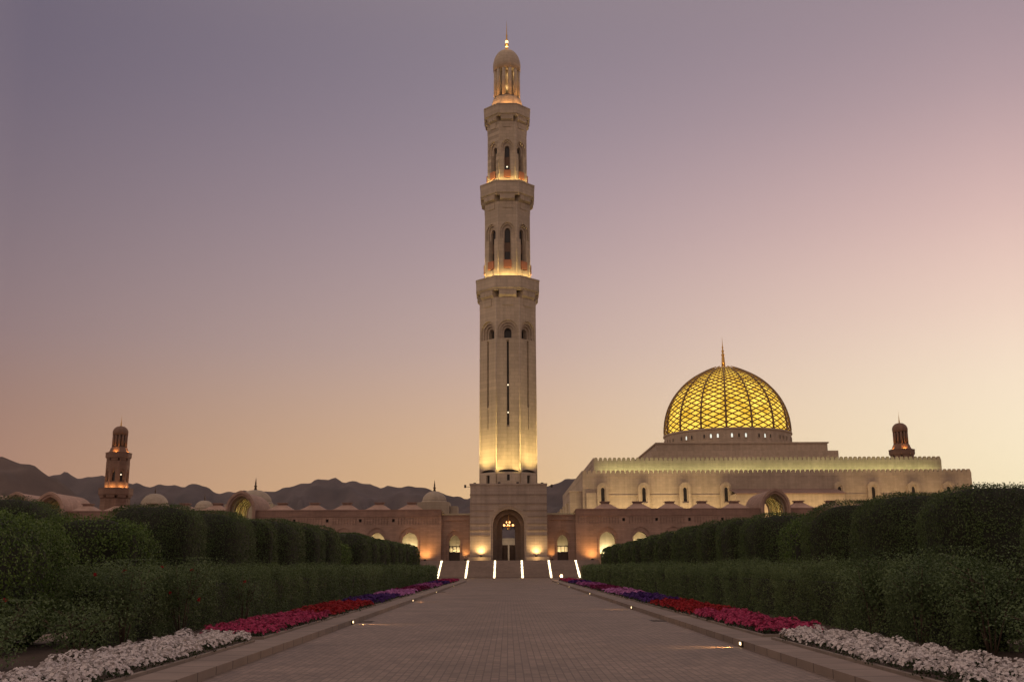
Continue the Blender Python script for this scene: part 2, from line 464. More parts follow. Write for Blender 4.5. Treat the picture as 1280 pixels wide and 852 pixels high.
# ================================================================== SETTING
def structure(o): o['kind'] = 'structure'; return o
structure(MB().add([(-4500, -500, -.02), (4500, -500, -.02), (4500, 4900, -.02), (-4500, 4900, -.02)], [(0, 1, 2, 3)]).build('ground', M['ground']))
structure(MB().add([(-4.3, -6, 0), (4.3, -6, 0), (4.3, 105, 0), (-4.3, 105, 0)], [(0, 1, 2, 3)]).build('path', M['paver']))
for s in (-1, 1):
    k = MB()
    x0, x1 = sorted((4.3*s, 4.92*s))
    k.add([(x0, -6, .12), (x1, -6, .12), (x1, 104.9, .12), (x0, 104.9, .12)], [(0, 1, 2, 3)])
    if s < 0: k.add([(x1, -6, 0), (x1, -6, .12), (x1, 104.9, .12), (x1, 104.9, 0)], [(3, 2, 1, 0)])
    else: k.add([(x0, -6, 0), (x0, -6, .12), (x0, 104.9, .12), (x0, 104.9, 0)], [(0, 1, 2, 3)])
    structure(k.build('kerb', M['kerbstone']))
    x0, x1 = sorted((4.92*s, 6.5*s))
    structure(MB().add([(x0, -6, .10), (x1, -6, .10), (x1, 104.9, .10), (x0, 104.9, .10)], [(0, 1, 2, 3)]).build('paved_verge', M['edging']))
    x0, x1 = sorted((6.62*s, 9.0*s))
    structure(MB().add([(x0, -6, .09), (x1, -6, .09), (x1, 104.9, .09), (x0, 104.9, .09)], [(0, 1, 2, 3)]).build('soil_strip', M['soil']))
    x0, x1 = sorted((6.5*s, 6.62*s))
    structure(MB().box(x0, x1, -6, 104.9, 0, .17).build('edging_kerb', M['kerbstone']))
    x0, x1 = sorted((9.0*s, 10.2*s))
    structure(MB().add([(x0, -6, .10), (x1, -6, .10), (x1, 104.9, .10), (x0, 104.9, .10)], [(0, 1, 2, 3)]).build('garden_path', M['step']))
    x0, x1 = sorted((10.2*s, 75*s))
    structure(MB().add([(x0, -6, .05), (x1, -6, .05), (x1, 104.9, .05), (x0, 104.9, .05)], [(0, 1, 2, 3)]).build('lawn', M['lawn']))

structure(MB().add([(-60, 105, .002), (60, 105, .002), (60, 152, .002), (-60, 152, .002)], [(0, 1, 2, 3)]).build('plaza', M['paver']))
# hills: ridged ranges with spurs running down towards the plain
def hills(name, ridge, y0, wf, wb, mat, seed, nx=260, ny=120):
    xs_ = np.linspace(ridge[0][0], ridge[-1][0], nx)
    R = np.interp(xs_, [p[0] for p in ridge], [p[1] for p in ridge])
    r = np.random.default_rng(seed)
    ys_ = np.concatenate([np.linspace(y0 - wf, y0, ny*2//3), np.linspace(y0, y0 + wb, ny//3 + 1)[1:]])
    X, Y = np.meshgrid(xs_, ys_)
    s = np.where(Y <= y0, 1 - (y0 - Y)/wf, 1 - (Y - y0)/wb)
    P = np.stack([X.ravel(), Y.ravel()], 1)
    rid = np.zeros(len(P)); amp = 1; fr = 1/260
    for o in range(7):
        a = r.uniform(-.5, .5)
        q = P @ np.array([[cos(a), -sin(a)], [sin(a)*.55, cos(a)*.55]]) * fr
        k1, k2, k3 = r.uniform(0, 6.28, 3)
        w = np.sin(q[:, 0]*6.28*.5 + k1 + 1.5*np.sin(q[:, 1]*3 + k2)) * np.cos(q[:, 1]*4 + k3 + np.sin(q[:, 0]*2.3))
        rid += amp * (1 - np.abs(w)); amp *= .55; fr *= 2.1
    rid = (rid / rid.max()).reshape(X.shape)
    R = R*(1 + .014*np.abs(np.sin(xs_/23 + 1.3*np.sin(xs_/61))) + .010*np.abs(np.sin(xs_/11.7 + np.sin(xs_/29))) - .012 + .006*np.sin(xs_/17 + seed) + .010*np.sin(xs_/8.3 + 2*seed) + .008*np.sin(xs_/41))
    H = R[None, :] * (np.clip(s, 0, 1) ** 1.15)
    H = H * (1 - (1 - rid)*1.05*np.clip((1 - s)*3.2, 0, 1)) - 3
    V = np.stack([X, Y, H], 2).reshape(-1, 3)
    nyy = len(ys_); mb = MB()
    fs = [(j*nx+i, j*nx+i+1, (j+1)*nx+i+1, (j+1)*nx+i) for j in range(nyy-1) for i in range(nx-1)]
    mb.add(V.tolist(), fs, True)
    return structure(mb.build(name, mat))
RIDGE = [(-3600, 210), (-2600, 240), (-1900, 270), (-1500, 290), (-1400, 262), (-1336, 268), (-1302, 279), (-1266, 266), (-1242, 258), (-1208, 267), (-1160, 258), (-1113, 252), (-1065, 239), (-1018, 241), (-985, 236), (-960, 233), (-930, 243), (-913, 245), (-890, 238), (-865, 221), (-825, 220), (-784, 223), (-750, 217), (-713, 218), (-667, 223), (-620, 241), (-585, 250), (-550, 255), (-504, 257), (-480, 248), (-456, 243), (-428, 245), (-400, 238), (-374, 233), (-345, 233), (-316, 235), (-280, 235), (-234, 226), (-187, 209), (-128, 197), (-81, 213), (10, 222), (106, 229), (153, 247), (230, 262), (330, 240), (450, 205), (620, 180), (900, 130), (1300, 60), (1700, 10)]
hills('hills', RIDGE, 3000, 1150, 700, M['hill'], 3, 520)
_k = 1750/3000
NEAR = [(-2400, 120), (-1700, 205), (-1250, 200), (-1000, 194), (-900, 190), (-872, 189), (-845, 187), (-828, 181), (-809, 175), (-794, 166), (-780, 157), (-755, 140), (-720, 118), (-680, 96), (-630, 70), (-560, 45), (-450, 22), (-300, 6)]
hills('hills', NEAR, 1750, 700, 500, M['hill_near'], 9, 260)

# ================================================================== MINARETS
def octa_face(a, k, cx=0, cy=0):
    ph = radians(45*k - 90)
    n = Vector((cos(ph), sin(ph), 0)); t = Vector((-sin(ph), cos(ph), 0)); c = Vector((cx, cy, 0))
    return lambda d: (lambda u, v: tuple(c + n*(a - d) + t*u + Vector((0, 0, v))))
def tier(parent, mat, a, z0, z1, nests, extras=None, faces=range(8), bead=.05, name='shaft', dark='dark'):
    """eight-sided storey; nests: list of stepped openings, each [(outline, depth), ...]; the last outline is closed by a pane part"""
    mb = MB(); w = a*tan(pi/8)
    for k in range(8):
        F = octa_face(a, k)
        nn = nests(k)
        mb.sheet([rect(-w, w, z0, z1)] + [nest[0][0] for nest in nn], F(0))
        for nest in nn:
            prev = 0
            for i, (lp, d) in enumerate(nest):
                mb.reveal(lp, F(prev), F(d))
                if i + 1 < len(nest): mb.sheet([lp, nest[i+1][0]], F(d))
                prev = d
    for k in range(8):
        an = radians(22.5 + 45*k); r = a/cos(pi/8) - .05
        mb.tube((r*cos(an), r*sin(an), z0), (r*cos(an), r*sin(an), z1), bead, seg=8)
    o = mb.build(name, mat, parent)
    for k in range(8):
        F = octa_face(a, k)
        for nest in nests(k):
            lp, d = nest[-1]
            if len(lp) == 0: continue
            MB().sheet([lp], F(d)).build('window', M[dark], o)
    return o
def balcony(parent, mat, a_in, a_out, zbr, zb, zt, floor=1.1, vh=.9):
    mb = MB(); e = .28
    mb.lathe([(a_in - .3, zb), (a_out - .18, zb), (a_out - .18, zb + .22), (a_out, zb + .3), (a_out, zt - .22), (a_out + .07, zt - .2), (a_out + .07, zt),
              (a_out - e, zt), (a_out - e, zt - floor), (a_in - .3, zt - floor)], 8, rot=pi/8, octa=True, smooth=False, closed=True)
    mb.lathe([(a_in, zb - vh), (a_in - .95, zb - vh + .01), (a_in - .95, zb + .03), (a_in - .2, zb + .03)], 8, rot=pi/8, octa=True, smooth=False)
    o = mb.build('balcony', mat, parent)
    w_o = a_out*tan(pi/8); dz = zb - zbr
    for k in range(8):
        F = octa_face(a_in, k); b = MB(); dp = a_out - a_in - .22
        u0, u1 = -w_o*.66, w_o*.66; zv = zb - vh
        P_ = [F(.95)(u0, zv), F(.95)(u1, zv), F(0)(u0, zv), F(0)(u1, zv), F(-dp)(u0, zb - dz*.3), F(-dp)(u1, zb - dz*.3), F(-dp)(u0, zb + .02), F(-dp)(u1, zb + .02), F(.95)(u0, zb + .02), F(.95)(u1, zb + .02)]
        b.add(P_, [(0, 1, 3, 2), (2, 3, 5, 4), (4, 5, 7, 6), (0, 2, 4, 6, 8), (1, 9, 7, 5, 3)])
        b.prism(rect(u0*.62, u1*.62, zbr, zv - .02), F(-.1), F(.05))
        for q in (-.3, 0, .3):
            b.prism(rect(w_o*(q - .1), w_o*(q + .1), zb - dz*.34, zb - dz*.06), F(-dp - .06), F(-dp + .02))
        b.build('bracket', mat, o)
    return o
def lantern(parent, mat, r, z0, z1, zd, ztip, ncol=14, glow_mat='lamp_warm', fin_glow=True):
    mb = MB()
    mb.lathe([(r + .12, z0), (r + .12, z0 + .3), (r - .2, z0 + .45)], 24)
    hz = z1 - z0
    for i in range(ncol):
        an = 2*pi*(i + .5)/ncol
        mb.tube((r*.9*cos(an), r*.9*sin(an), z0 + .3), (r*.9*cos(an), r*.9*sin(an), z1 + .05), r*.155, r*.145, 8)
    o = mb.build('lantern', mat, parent)
    MB().lathe([(r*.5, z0 + .3), (r*.5, z1)], 12).build('lantern_core', mat, o)
    # band of pointed heads between the columns and ribbed dome
    d = MB(); h = zd - z1; pr = [(r*.78, z1 - hz*.13), (r + .03, z1 - hz*.13), (r + .06, z1 + .1)]
    for i in range(1, 11):
        t = i/10
        pr.append(((r + .06)*sqrt(max(0, 1 - t**2.1)) + .02, z1 + .1 + (h - .1)*t))
    d.lathe(pr, 48, wave=.045, waves=24)
    d.build('dome', mat, parent)
    f = MB(); H = ztip - zd; s = H/5.0
    f.lathe([(.34*s, zd - .1), (.26*s, zd + .3*s), (.16*s, zd + .5*s), (.3*s, zd + .75*s), (.3*s, zd + 1.0*s), (.14*s, zd + 1.25*s), (.12*s, zd + 1.5*s), (.22*s, zd + 1.68*s), (.12*s, zd + 1.9*s),
             (.1*s, zd + 2.3*s), (.15*s, zd + 2.45*s), (.08*s, zd + 2.6*s), (.05*s, zd + 3.4*s), (.012, ztip)], 10)
    fo = f.build('finial', M['gold_metal'], parent)
    return fo

# ---- the tall minaret
TX, TY = 0.0, 155.2
mn = thing('minaret', 'tall pale stone minaret with three lit balconies rising from the square gateway block', 'minaret', (TX, TY, 0))
A1, A2, A3 = 4.3, 3.55, 3.12
def n1(k):
    z = 34.9
    wdw = [[(arch(0, 3.0, 35.4, 36.75, 38.3), .22), (arch(0, 2.35, 35.4, 36.72, 37.92), .48), (arch(0, 1.7, 35.4, 36.68, 37.55), .75), (arch(0, 1.12, 35.6, 36.6, 37.2), 1.5)]]
    slot = [[(rect(-.2, .2, 21.9 if k in (0, 4) else 24.9, 35.2), .22), (rect(-.13, .13, 22.2 if k in (0, 4) else 25.2, 35.0), .9)]]
    if k not in (0, 4): slot.append([(rect(-.07, .07, 21.6, 24.7), .3)])
    n = 8; w = 1.55
    seg = [(-w, 15.15), (w, 15.15)] + [(w*cos(pi*i/n), 15.17 + .38*sin(pi*i/n)) for i in range(1, n)]  # crescent closed by a dark sheet that stands in for recess shade
    low = [[(seg, .35)], [(rect(-.35, .35, 13.42, 14.75), .3)] if k not in (0, 4) else [(rect(-.2, .2, 13.9, 14.8), .3)]]
    return wdw + slot + low
t1 = tier(mn, M['tower'], A1, 13.02, 41.85, n1, bead=.1)
def keyhole(w, sw, zb, za, zs, zt, n=7):
    a = arch(0, w, za, zs, zt, n)
    return [(-sw/2, zb), (sw/2, zb), (sw/2, za)] + a[1:] + [a[0], (-sw/2, za)]
def nmid(zb, za, zs, zt, w, sw, zo):
    """window group of a middle storey: nested round arches over a tall slot; zb foot of the slot, zo top of its opening"""
    def f(k):
        return [[(keyhole(w, sw + .3, zb, za, zs, zt), .2), (keyhole(w*.74, sw + .14, zb + .02, za + .02, zs - .03, zt - .3), .42), (arch(0, sw, zb + .04, zo - sw*.62, zo), .8)]]
    return f
MIDS = ((A2, 43.9, 57.7, (48.05, 51.6, 52.85, 54.25, 2.3, .95, 53.4), 49.6, 51.1, 46.75, .62), (A3, 59.6, 71.45, (63.05, 66.0, 67.1, 68.3, 1.95, .8, 67.4), 64.1, 65.6, 61.85, .55))
tiers = []
for a_, z0_, z1_, par, zsq, zop, zbx, hw in MIDS:
    t_ = tier(mn, M['tower'], a_, z0_, z1_, nmid(*par), dark='recess', bead=.08); tiers.append(t_)
    sw = par[5]
    for k in range(8):
        F = octa_face(a_, k)
        MB().sheet([rect(-sw*.42, sw*.42, par[0] + .12, zsq)], F(.77)).build('opening', M['dark'], t_)
        MB().sheet([arch(0, sw*.84, zop, par[6] - sw*.6 - .06, par[6] - .08, 5)], F(.77)).build('opening', M['dark'], t_)
        MB().prism(rect(-hw, hw, zbx, par[0] - .02), F(-.22), F(.02)).build('window_box', M['terracotta'], t_)
        MB().prism(rect(-hw*.6, hw*.6, z0_ + .1, zbx - .25), F(-.12), F(.02)).build('pedestal', M['tower'], t_)
t2, t3 = tiers
balcony(mn, M['tower'], A1, 4.92, 40.6, 42.95, 45.15, vh=1.1)
balcony(mn, M['tower'], A2, 4.3, 56.6, 58.65, 60.95, vh=.95)
balcony(mn, M['tower'], A3, 3.72, 70.45, 72.3, 74.3, vh=.85)
# lit lamps inside the openings
F1 = octa_face(A1, 0)
for zz in (24.0, 28.2): MB().prism(rect(-.08, .08, zz, zz + .2), F1(.55), F1(.65)).build('lamp', M['lamp_white'], t1)
F2, F3 = octa_face(A2, 0), octa_face(A3, 0)
MB().prism(rect(-.08, .08, 51.4, 51.6), F2(.8), F2(.9)).build('lamp', M['lamp_white'], t2)
MB().prism(rect(-.12, .1, 63.8, 63.95), F3(.6), F3(.75)).build('lamp', M['lamp_white'], t3)
cl = MB(); cl.lathe([(2.95, 73.3), (2.95, 74.5), (2.7, 74.7), (2.45, 75.4), (2.25, 76.2)], 8, rot=pi/8, octa=True, smooth=False)
cl.build('collar', M['tower'], mn)
fin = lantern(mn, M['tower'], 2.12, 76.2, 82.3, 85.6, 91.0, 12)
MB().lathe([(.2, 86.05), (.24, 86.2), (.24, 87.2), (.15, 87.4)], 10).build('lamp', M['lamp_tip'], fin)
lamp('finial_lamp', 'POINT', (0, -.9, 86.4), 25, (1, .55, .2), mn, .15)
WARM = (1.0, .66, .26)
YEL = (1.0, .72, .27)
AMB = (1.0, .50, .15)
for k in range(8):
    for (a, z, p) in ((A2, 44.75, 420), (A3, 60.55, 320)):
        F = octa_face(a, k)
        for uu in (-.62, .62):
            lamp('balcony_lamp', 'POINT', F(-.5)(uu, z), p*.5, YEL, mn, .12)
    F = octa_face(2.95, k)
    lamp('balcony_lamp', 'POINT', F(-.42)(0, 74.45), 150, (1, .46, .13), mn, .08)
lamp('lantern_lamp', 'POINT', (0, -1.5, 78.2), 16, (1, .7, .3), mn, .1)
lamp('lantern_lamp', 'POINT', (.5, -1.4, 80.6), 16, (1, .7, .3), mn, .1)

# ---- gateway block under the minaret
gb = thing('gateway_block', 'square banded stone gateway with tall pointed arch under the minaret', 'gateway', (0, 0, 0))
def TY_(y): return lambda u, v: (u, y, v)
BZ0, BZ1, BX = 2.33, 13.05, 5.56
wallm = MB()
o_arch = arch(0, 4.55, BZ0, 7.35, 9.62, 10); m_arch = arch(0, 3.5, BZ0, 7.0, 8.95, 10); i_arch = arch(0, 1.95, BZ0, 6.75, 8.2, 8)
f_arch = arch(0, 5.1, BZ0, 7.35, 10.0, 10)
# bands: nine courses, each set back at its joint
wallm.sheet([rect(-BX, BX, BZ0, BZ1), f_arch], TY_(149.0))
wallm.reveal(f_arch, TY_(149.0), TY_(149.12)); wallm.sheet([f_arch, o_arch], TY_(149.12))
wallm.reveal(o_arch, TY_(149.12), TY_(149.5))
po = MB(); po.reveal(o_arch, TY_(149.5), TY_(150.4)); po.sheet([o_arch, m_arch], TY_(150.4)); po.reveal(m_arch, TY_(150.4), TY_(151.6)); po.sheet([m_arch, i_arch], TY_(151.6)); po.reveal(i_arch, TY_(151.6), TY_(152.6))
wallm.reveal(i_arch, TY_(152.6), TY_(160.6))
R_ = lambda y: (lambda u, v: (-u, y, v))
wallm.sheet([rect(-BX, BX, BZ0, BZ1), arch(0, 1.95, BZ0, 6.75, 8.2, 8)], R_(160.6))
for s in (-1, 1):
    x = s*BX
    q = [(x, 149, BZ0), (x, 160.6, BZ0), (x, 160.6, BZ1), (x, 149, BZ1)]
    wallm.add(q, [(0, 1, 2, 3) if s > 0 else (3, 2, 1, 0)])
wallm.add([(-BX, 149, BZ1), (BX, 149, BZ1), (BX, 160.6, BZ1), (-BX, 160.6, BZ1)], [(0, 1, 2, 3)])
wl_o = wallm.build('wall', M['block'], gb)
po.build('portal', M['portal'], gb)
for z in (11.66, 10.4, 9.42, 8.57, 7.54, 6.63, 5.84):
    b = MB(); h = .09
    hw = 2.75 if z < 10.2 else 0
    if z > 9 and z < 9.9: hw = 2.1
    if z >= 10.2: b.box(-BX - .05, BX + .05, 148.93, 149.0, z - h, z + h)
    else:
        b.box(-BX - .05, -hw, 148.93, 149.0, z - h, z + h); b.box(hw, BX + .05, 148.93, 149.0, z - h, z + h)
    for s in (-1, 1):
        xa, xb = sorted((s*BX, s*(BX + .05))); b.box(xa, xb, 149.0, 160.6, z - h, z + h)
    b.build('string_course', M['block_band'], gb)
MB().box(-BX - .1, BX + .1, 148.88, 160.7, BZ1, BZ1 + .25).build('coping', M['block'], gb)
for s in (-1, 1):
    xa, xb = sorted((s*2.5, s*(BX + .25)))
    MB().box(xa, xb, 148.2, 149.0, BZ0, BZ0 + .5).build('plinth', M['block'], gb)
# open gate leaves of dark grille at the foot of the passage
for s in (-1, 1):
    xa, xb = sorted((s*.1, s*.95)); g = MB()
    for i in range(5): 
        xx = s*(.16 + .19*i); g.tube((xx, 152.4, BZ0), (xx, 152.4, BZ0 + 1.9), .035, seg=5)
    for z in (.25, 1.0, 1.85, 2.2): g.box(xa, xb, 152.37, 152.43, BZ0 + z - .05, BZ0 + z + .05)
    g.box(xa + .02, xb - .02, 152.44, 152.47, BZ0 + .02, BZ0 + 2.2)
    g.build('gate', M['bronze'], gb)

# chandelier hanging in the arch
ch = thing('chandelier', 'brass chandelier with glowing lamps hanging in the gateway arch', 'chandelier', (0, 149.75, 7.15))
b = MB(); b.tube((0, 0, 1.75), (0, 0, -.5), .035); b.sphere((0, 0, -.25), .16); b.lathe([(.62, -.05), (.66, 0), (.62, .05), (.58, 0)], 20, closed=True)
b.lathe([(.26, .75), (.3, .8), (.26, .85), (.22, .8)], 14, closed=True)
for i in range(6):
    an = pi*i/3; b.tube((0, 0, -.1), (.74*cos(an), .74*sin(an), .05), .025, seg=5)
b.build('frame', M['gold_metal'], ch)
for i in range(6):
    an = pi*i/3 + .35; L = MB(); L.lathe([(.03, .05), (.085, .1), (.08, .28), (.03, .32)], 8, .74*cos(an), .74*sin(an)); L.build('lamp', M['lamp_hot'], ch)
for i in range(3):
    an = 2*pi*i/3 - .9; L = MB(); L.lathe([(.03, .48), (.075, .52), (.07, .7), (.03, .74)], 8, .3*cos(an), .3*sin(an)); L.build('lamp', M['lamp_hot'], ch)
lamp('chandelier_lamp', 'POINT', (0, -.75, .2), 5, (1, .55, .2), ch, .2)

# uplights and floodlights of the gateway
def uplight(x, y, z, label, power, col, target, cone=2.2, blend=1.0, group='uplights at the foot of the walls', s=1.0):
    t = thing('uplight', label, 'uplight', (x, y, z), 0, group)
    b = MB(); b.lathe([(.16*s, 0), (.2*s, .05*s), (.2*s, .22*s), (.15*s, .22*s), (.13*s, .16*s)], 12); b.build('housing', M['iron'], t)
    MB().lathe([(.13*s, .165*s), (.06*s, .18*s)], 12).build('lens', M['lamp_warm'], t)
    lamp('beam', 'SPOT', (0, 0, .3*s), power, col, t, .12, (target[0]-x, target[1]-y, target[2]-z), cone, blend)
    return t
for s, sd in ((-1, 'left'), (1, 'right')):
    t = uplight(3.95*s, 148.36, BZ0 + .5, 'round uplight on the plinth %s of the gateway arch' % sd, 480, WARM, (3.95*s, 149.2, BZ0 + 7), 2.7)
    lamp('glow', 'POINT', (0, -.9, -.25), 32, WARM, t, .1)
    uplight(1.35*s, 149.35, BZ1 + .25, 'small floodlight on the gateway roof %s of centre lighting the shaft' % sd, 1900, YEL, (1.0*s, 151.4, 40), 1.6, group='floodlights on the gateway roof')
    uplight(4.95*s, 150.4, BZ1 + .25, 'floodlight at the %s corner of the gateway roof lighting a side face of the shaft' % sd, 4200, YEL, (3.2*s, 153, 40), 1.7, group='floodlights on the gateway roof')
    t = thing('bracket_floodlight', 'small floodlight on a thin arm sticking out from the %s top corner of the gateway' % sd, 'floodlight', (s*BX, 149.4, 12.85))
    MB().tube((0, 0, 0), (s*.75, 0, 0), .035).build('arm', M['iron'], t)
    MB().box(s*.75 - .14, s*.75 + .14, -.14, .14, -.12, .3).build('head', M['iron'], t)

# ================================================================== ARCADES
BAY = 4.87
WY, WTOP = 152.0, 9.62
def arcade(s, sd):
    ar = thing('arcade', 'long pink sandstone arcade wall with pointed arches running %s of the gateway' % sd, 'arcade')
    T = lambda y: (lambda u, v: (s*u, y, v))
    fl = (s < 0)
    # gate bay next to the gateway
    m = MB(); x0, x1 = BX + .06, 9.9
    cx = 8.0
    fr = rect(x0 + .35, x1 - .25, 2.33, 8.2)
    ar1, ar2 = arch(cx, 2.35, 2.33, 5.2, 6.75), arch(cx, 1.62, 2.33, 5.0, 6.1)
    m.sheet([rect(x0, x1, 2.33, 8.75), fr], T(152.6)); m.reveal(fr, T(152.6), T(152.75)); m.sheet([fr, ar1], T(152.75))
    m.reveal(ar1, T(152.75), T(152.95)); m.sheet([ar1, ar2], T(152.95)); m.reveal(ar2, T(152.95), T(154.0))
    m.add([T(152.6)(x0, 8.75), T(152.6)(x1, 8.75), T(157)(x1, 8.75), T(157)(x0, 8.75)], [(0, 1, 2, 3)])
    m.build('gate_bay', M['pink'], ar)
    MB().box(*sorted((s*x0, s*x1)), 152.5, 152.9, 8.752, 8.95).build('coping', M['pink_dark'], ar)
    d = MB()
    d.box(*sorted((s*(cx-.81), s*(cx+.81))), 153.5, 153.58, 4.35, 4.5)
    for i in range(4):
        xx = cx - .78 + .52*i; d.box(*sorted((s*(xx-.045), s*(xx+.045))), 153.5, 153.58, 2.33, 4.35)
    for z in (2.4, 3.4): d.box(*sorted((s*(cx-.81), s*(cx+.81))), 153.51, 153.57, z, z + .09)
    d.sheet([rect(s*cx-.81, s*cx+.81, 2.33, 3.6)], lambda u, v: (u, 153.62, v))
    d.build('gate', M['wood'], ar)
    # long wall
    m = MB(); X0, X1 = 9.9, 92.0
    holes = []; cxs = [14.55 + BAY*i for i in range(16)]
    VX = cxs[5] + .4      # the raised vault replaces a bay
    arches = []
    vault_xs = [39.3] + ([67.35, 72.25, 77.1] if True else [])
    for c in cxs:
        if any(abs(c - v) < 3.6 for v in vault_xs): continue
        arches.append(c)
    bot = 2.75
    front = [rect(X0, X1, 0, WTOP)]
    vports = [arch(v, 3.35, 0.0001, 9.0, 11.4) for v in vault_xs]
    # wall is split into panels between the vault gates so each panel is a plain rectangle with holes
    edges = [X0]
    for v in vault_xs: edges += [v - 2.1, v + 2.1]
    edges.append(X1)
    for i in range(0, len(edges), 2):
        a, b = edges[i], edges[i+1]
        if b - a < .3: continue
        hl, sub = [], []
        for c in arches:
            if a + 1.2 < c < b - 1.2:
                hl.append((arch(c, 3.1, bot - .3, 5.3, 7.15), arch(c, 2.36, bot, 5.1, 6.45)))
                if c + BAY/2 < b - .5: sub.append(rect(c + BAY/2 - .2, c + BAY/2 + .2, 7.95, 8.4))
        slits = []
        u = a + .4
        while u < b - .3:
            if all(abs(u - (c + BAY/2)) > .5 for c in arches): slits.append(rect(u - .075, u + .075, 7.55, 8.55))
            u += .42
        m.sheet([rect(a, b, 0, WTOP)] + [h[0] for h in hl] + sub + slits, T(WY))
        for h0, h1 in hl:
            m.reveal(h0, T(WY), T(WY + .14)); m.sheet([h0, h1], T(WY + .14)); m.reveal(h1, T(WY + .14), T(WY + 1.3))
        for q in slits: m.reveal(q, T(WY), T(WY + .1)); m.sheet([q], T(WY + .1))
        for q in sub: m.reveal(q, T(WY), T(WY + .8))
        # back face
        m.sheet([rect(a, b, 0, WTOP)] + [arch(c, 2.36, bot, 5.1, 6.45) for c in arches if a + 1.2 < c < b - 1.2], T(WY + 1.3))
        m.add([T(WY)(a, WTOP), T(WY)(b, WTOP), T(WY + 7)(b, WTOP - .02), T(WY + 7)(a, WTOP - .02)], [(0, 1, 2, 3)])
        for e in (a, b):
            m.add([T(WY)(e, 0), T(WY + 1.3)(e, 0), T(WY + 1.3)(e, WTOP), T(WY)(e, WTOP)], [(0, 1, 2, 3)])
    m.build('wall', M['pink'], ar)
    for i in range(0, len(edges), 2):
        a, b = edges[i], edges[i+1]
        if b - a < .3: continue
        MB().box(*sorted((s*a, s*b)), WY - .1, WY + .3, 8.75, 9.62).build('frieze', M['pink_dark'], ar)
        MB().box(*sorted((s*a, s*b)), WY - .16, WY + .4, 9.622, 9.78).build('coping', M['pink_dark'], ar)
        for j, c in enumerate(arches):
            if a + 1.2 < c < b - 1.2 and c + BAY/2 < b - .5:
                MB().sheet([rect(s*(c+BAY/2)-.2, s*(c+BAY/2)+.2, 7.95, 8.4)], lambda u, v: (u, WY + .75, v)).build('vent', M['dark'], ar)
    # low pierced balustrade in the arches
    for c in arches[:5]:
        p = MB(); p.sheet([rect(s*c-1.18, s*c+1.18, 2.45, 3.3)] + [rect(s*c+q-.11, s*c+q+.11, 2.85, 3.07) for q in (-.7, 0, .7)], lambda u, v: (u, WY + .5, v))
        for q in (-.7, 0, .7):
            p.reveal(rect(s*c+q-.11, s*c+q+.11, 2.85, 3.07), lambda u, v: (u, WY + .5, v), lambda u, v: (u, WY + .7, v))
        p.add([(s*c-1.18, WY + .5, 3.3), (s*c+1.18, WY + .5, 3.3), (s*c+1.18, WY + .7, 3.3), (s*c-1.18, WY + .7, 3.3)], [(0, 1, 2, 3)])
        p.build('balustrade', M['pink'], ar)
    # low roof caps
    for c in arches:
        r = MB(); cy = WY + 2.9; x = s*c; hw = 2.3
        rows = [(hw, 9.66), (1.75, 9.92), (1.15, 10.28), (.68, 10.6)]
        for (h0, z0), (h1, z1) in zip(rows, rows[1:]):
            r.add([(x-h0, cy-h0, z0), (x+h0, cy-h0, z0), (x+h0, cy+h0, z0), (x-h0, cy+h0, z0), (x-h1, cy-h1, z1), (x+h1, cy-h1, z1), (x+h1, cy+h1, z1), (x-h1, cy+h1, z1)],
                  [(0, 1, 5, 4), (1, 2, 6, 5), (2, 3, 7, 6), (3, 0, 4, 7)])
        o = r.build('roof_cap', M['pink_pale'], ar)
        q = MB(); q.box(x-.6, x+.6, cy-.6, cy+.6, 10.55, 10.85); q.box(x-.75, x+.75, cy-.75, cy+.75, 10.852, 10.98)
        q.build('lantern_box', M['pink_dark'], o)
    # raised barrel vaults over the gates
    for i, v in enumerate(vault_xs):
        vl = MB(); y0, y1 = WY - 1.2, WY + 10.0; zt = 12.6 if i == 0 else 12.55
        big = arch(v, 4.3, 0, 9.9, zt, 9); mid = arch(v, 3.75, 0, 9.8, zt - .4, 9); inn = arch(v, 3.3, 0, 9.7, zt - .75, 9)
        T0, T1 = T(y0), T(y1)
        vl.sheet([big, mid], T0); vl.reveal(mid, T0, T(y0 + .25)); vl.sheet([mid, inn], T(y0 + .25))
        vl.reveal(big, T0, T(y0 + .7))
        vl.reveal(inn, T(y0 + .25), T1); vl.sheet([arch(v, 4.1, 0, 9.8, zt - .15, 9), inn], T1)
        vl.reveal(arch(v, 4.1, 0, 9.8, zt - .15, 9), T(y0 + .7), T1)
        vl.sheet([big, arch(v, 4.1, 0, 9.8, zt - .15, 9)], T(y0 + .7))
        o = vl.build('barrel_vault', M['pink_pale'] if i else M['pink'], ar)
        for j in range(6):
            yy = y0 + 1.6 + 1.55*j
            rb = MB(); c1, c2 = arch(v, 3.28, 6.5, 9.7, zt - .77, 9), arch(v, 2.98, 6.5, 9.6, zt - 1.0, 9)
            rb.sheet([c1, c2], T(yy)) if False else None
            n = len(c1)
            for q in range(n - 0):
                q2 = (q + 1) % n
                if q == 0: continue      # open at the foot
                pa, pb, pc, pd = c1[q], c1[q2], c2[q2], c2[q]
                if min(pa[1], pb[1]) < 8.9 and abs(pa[0] - pb[0]) < .01:
                    pass
                rb.add([T(yy)(*pa), T(yy)(*pb), T(yy)(*pc), T(yy)(*pd), T(yy + .4)(*pa), T(yy + .4)(*pb), T(yy + .4)(*pc), T(yy + .4)(*pd)],
                       [(0, 1, 2, 3), (7, 6, 5, 4), (3, 2, 6, 7)])
            rb.build('rib', M['pale'], o)
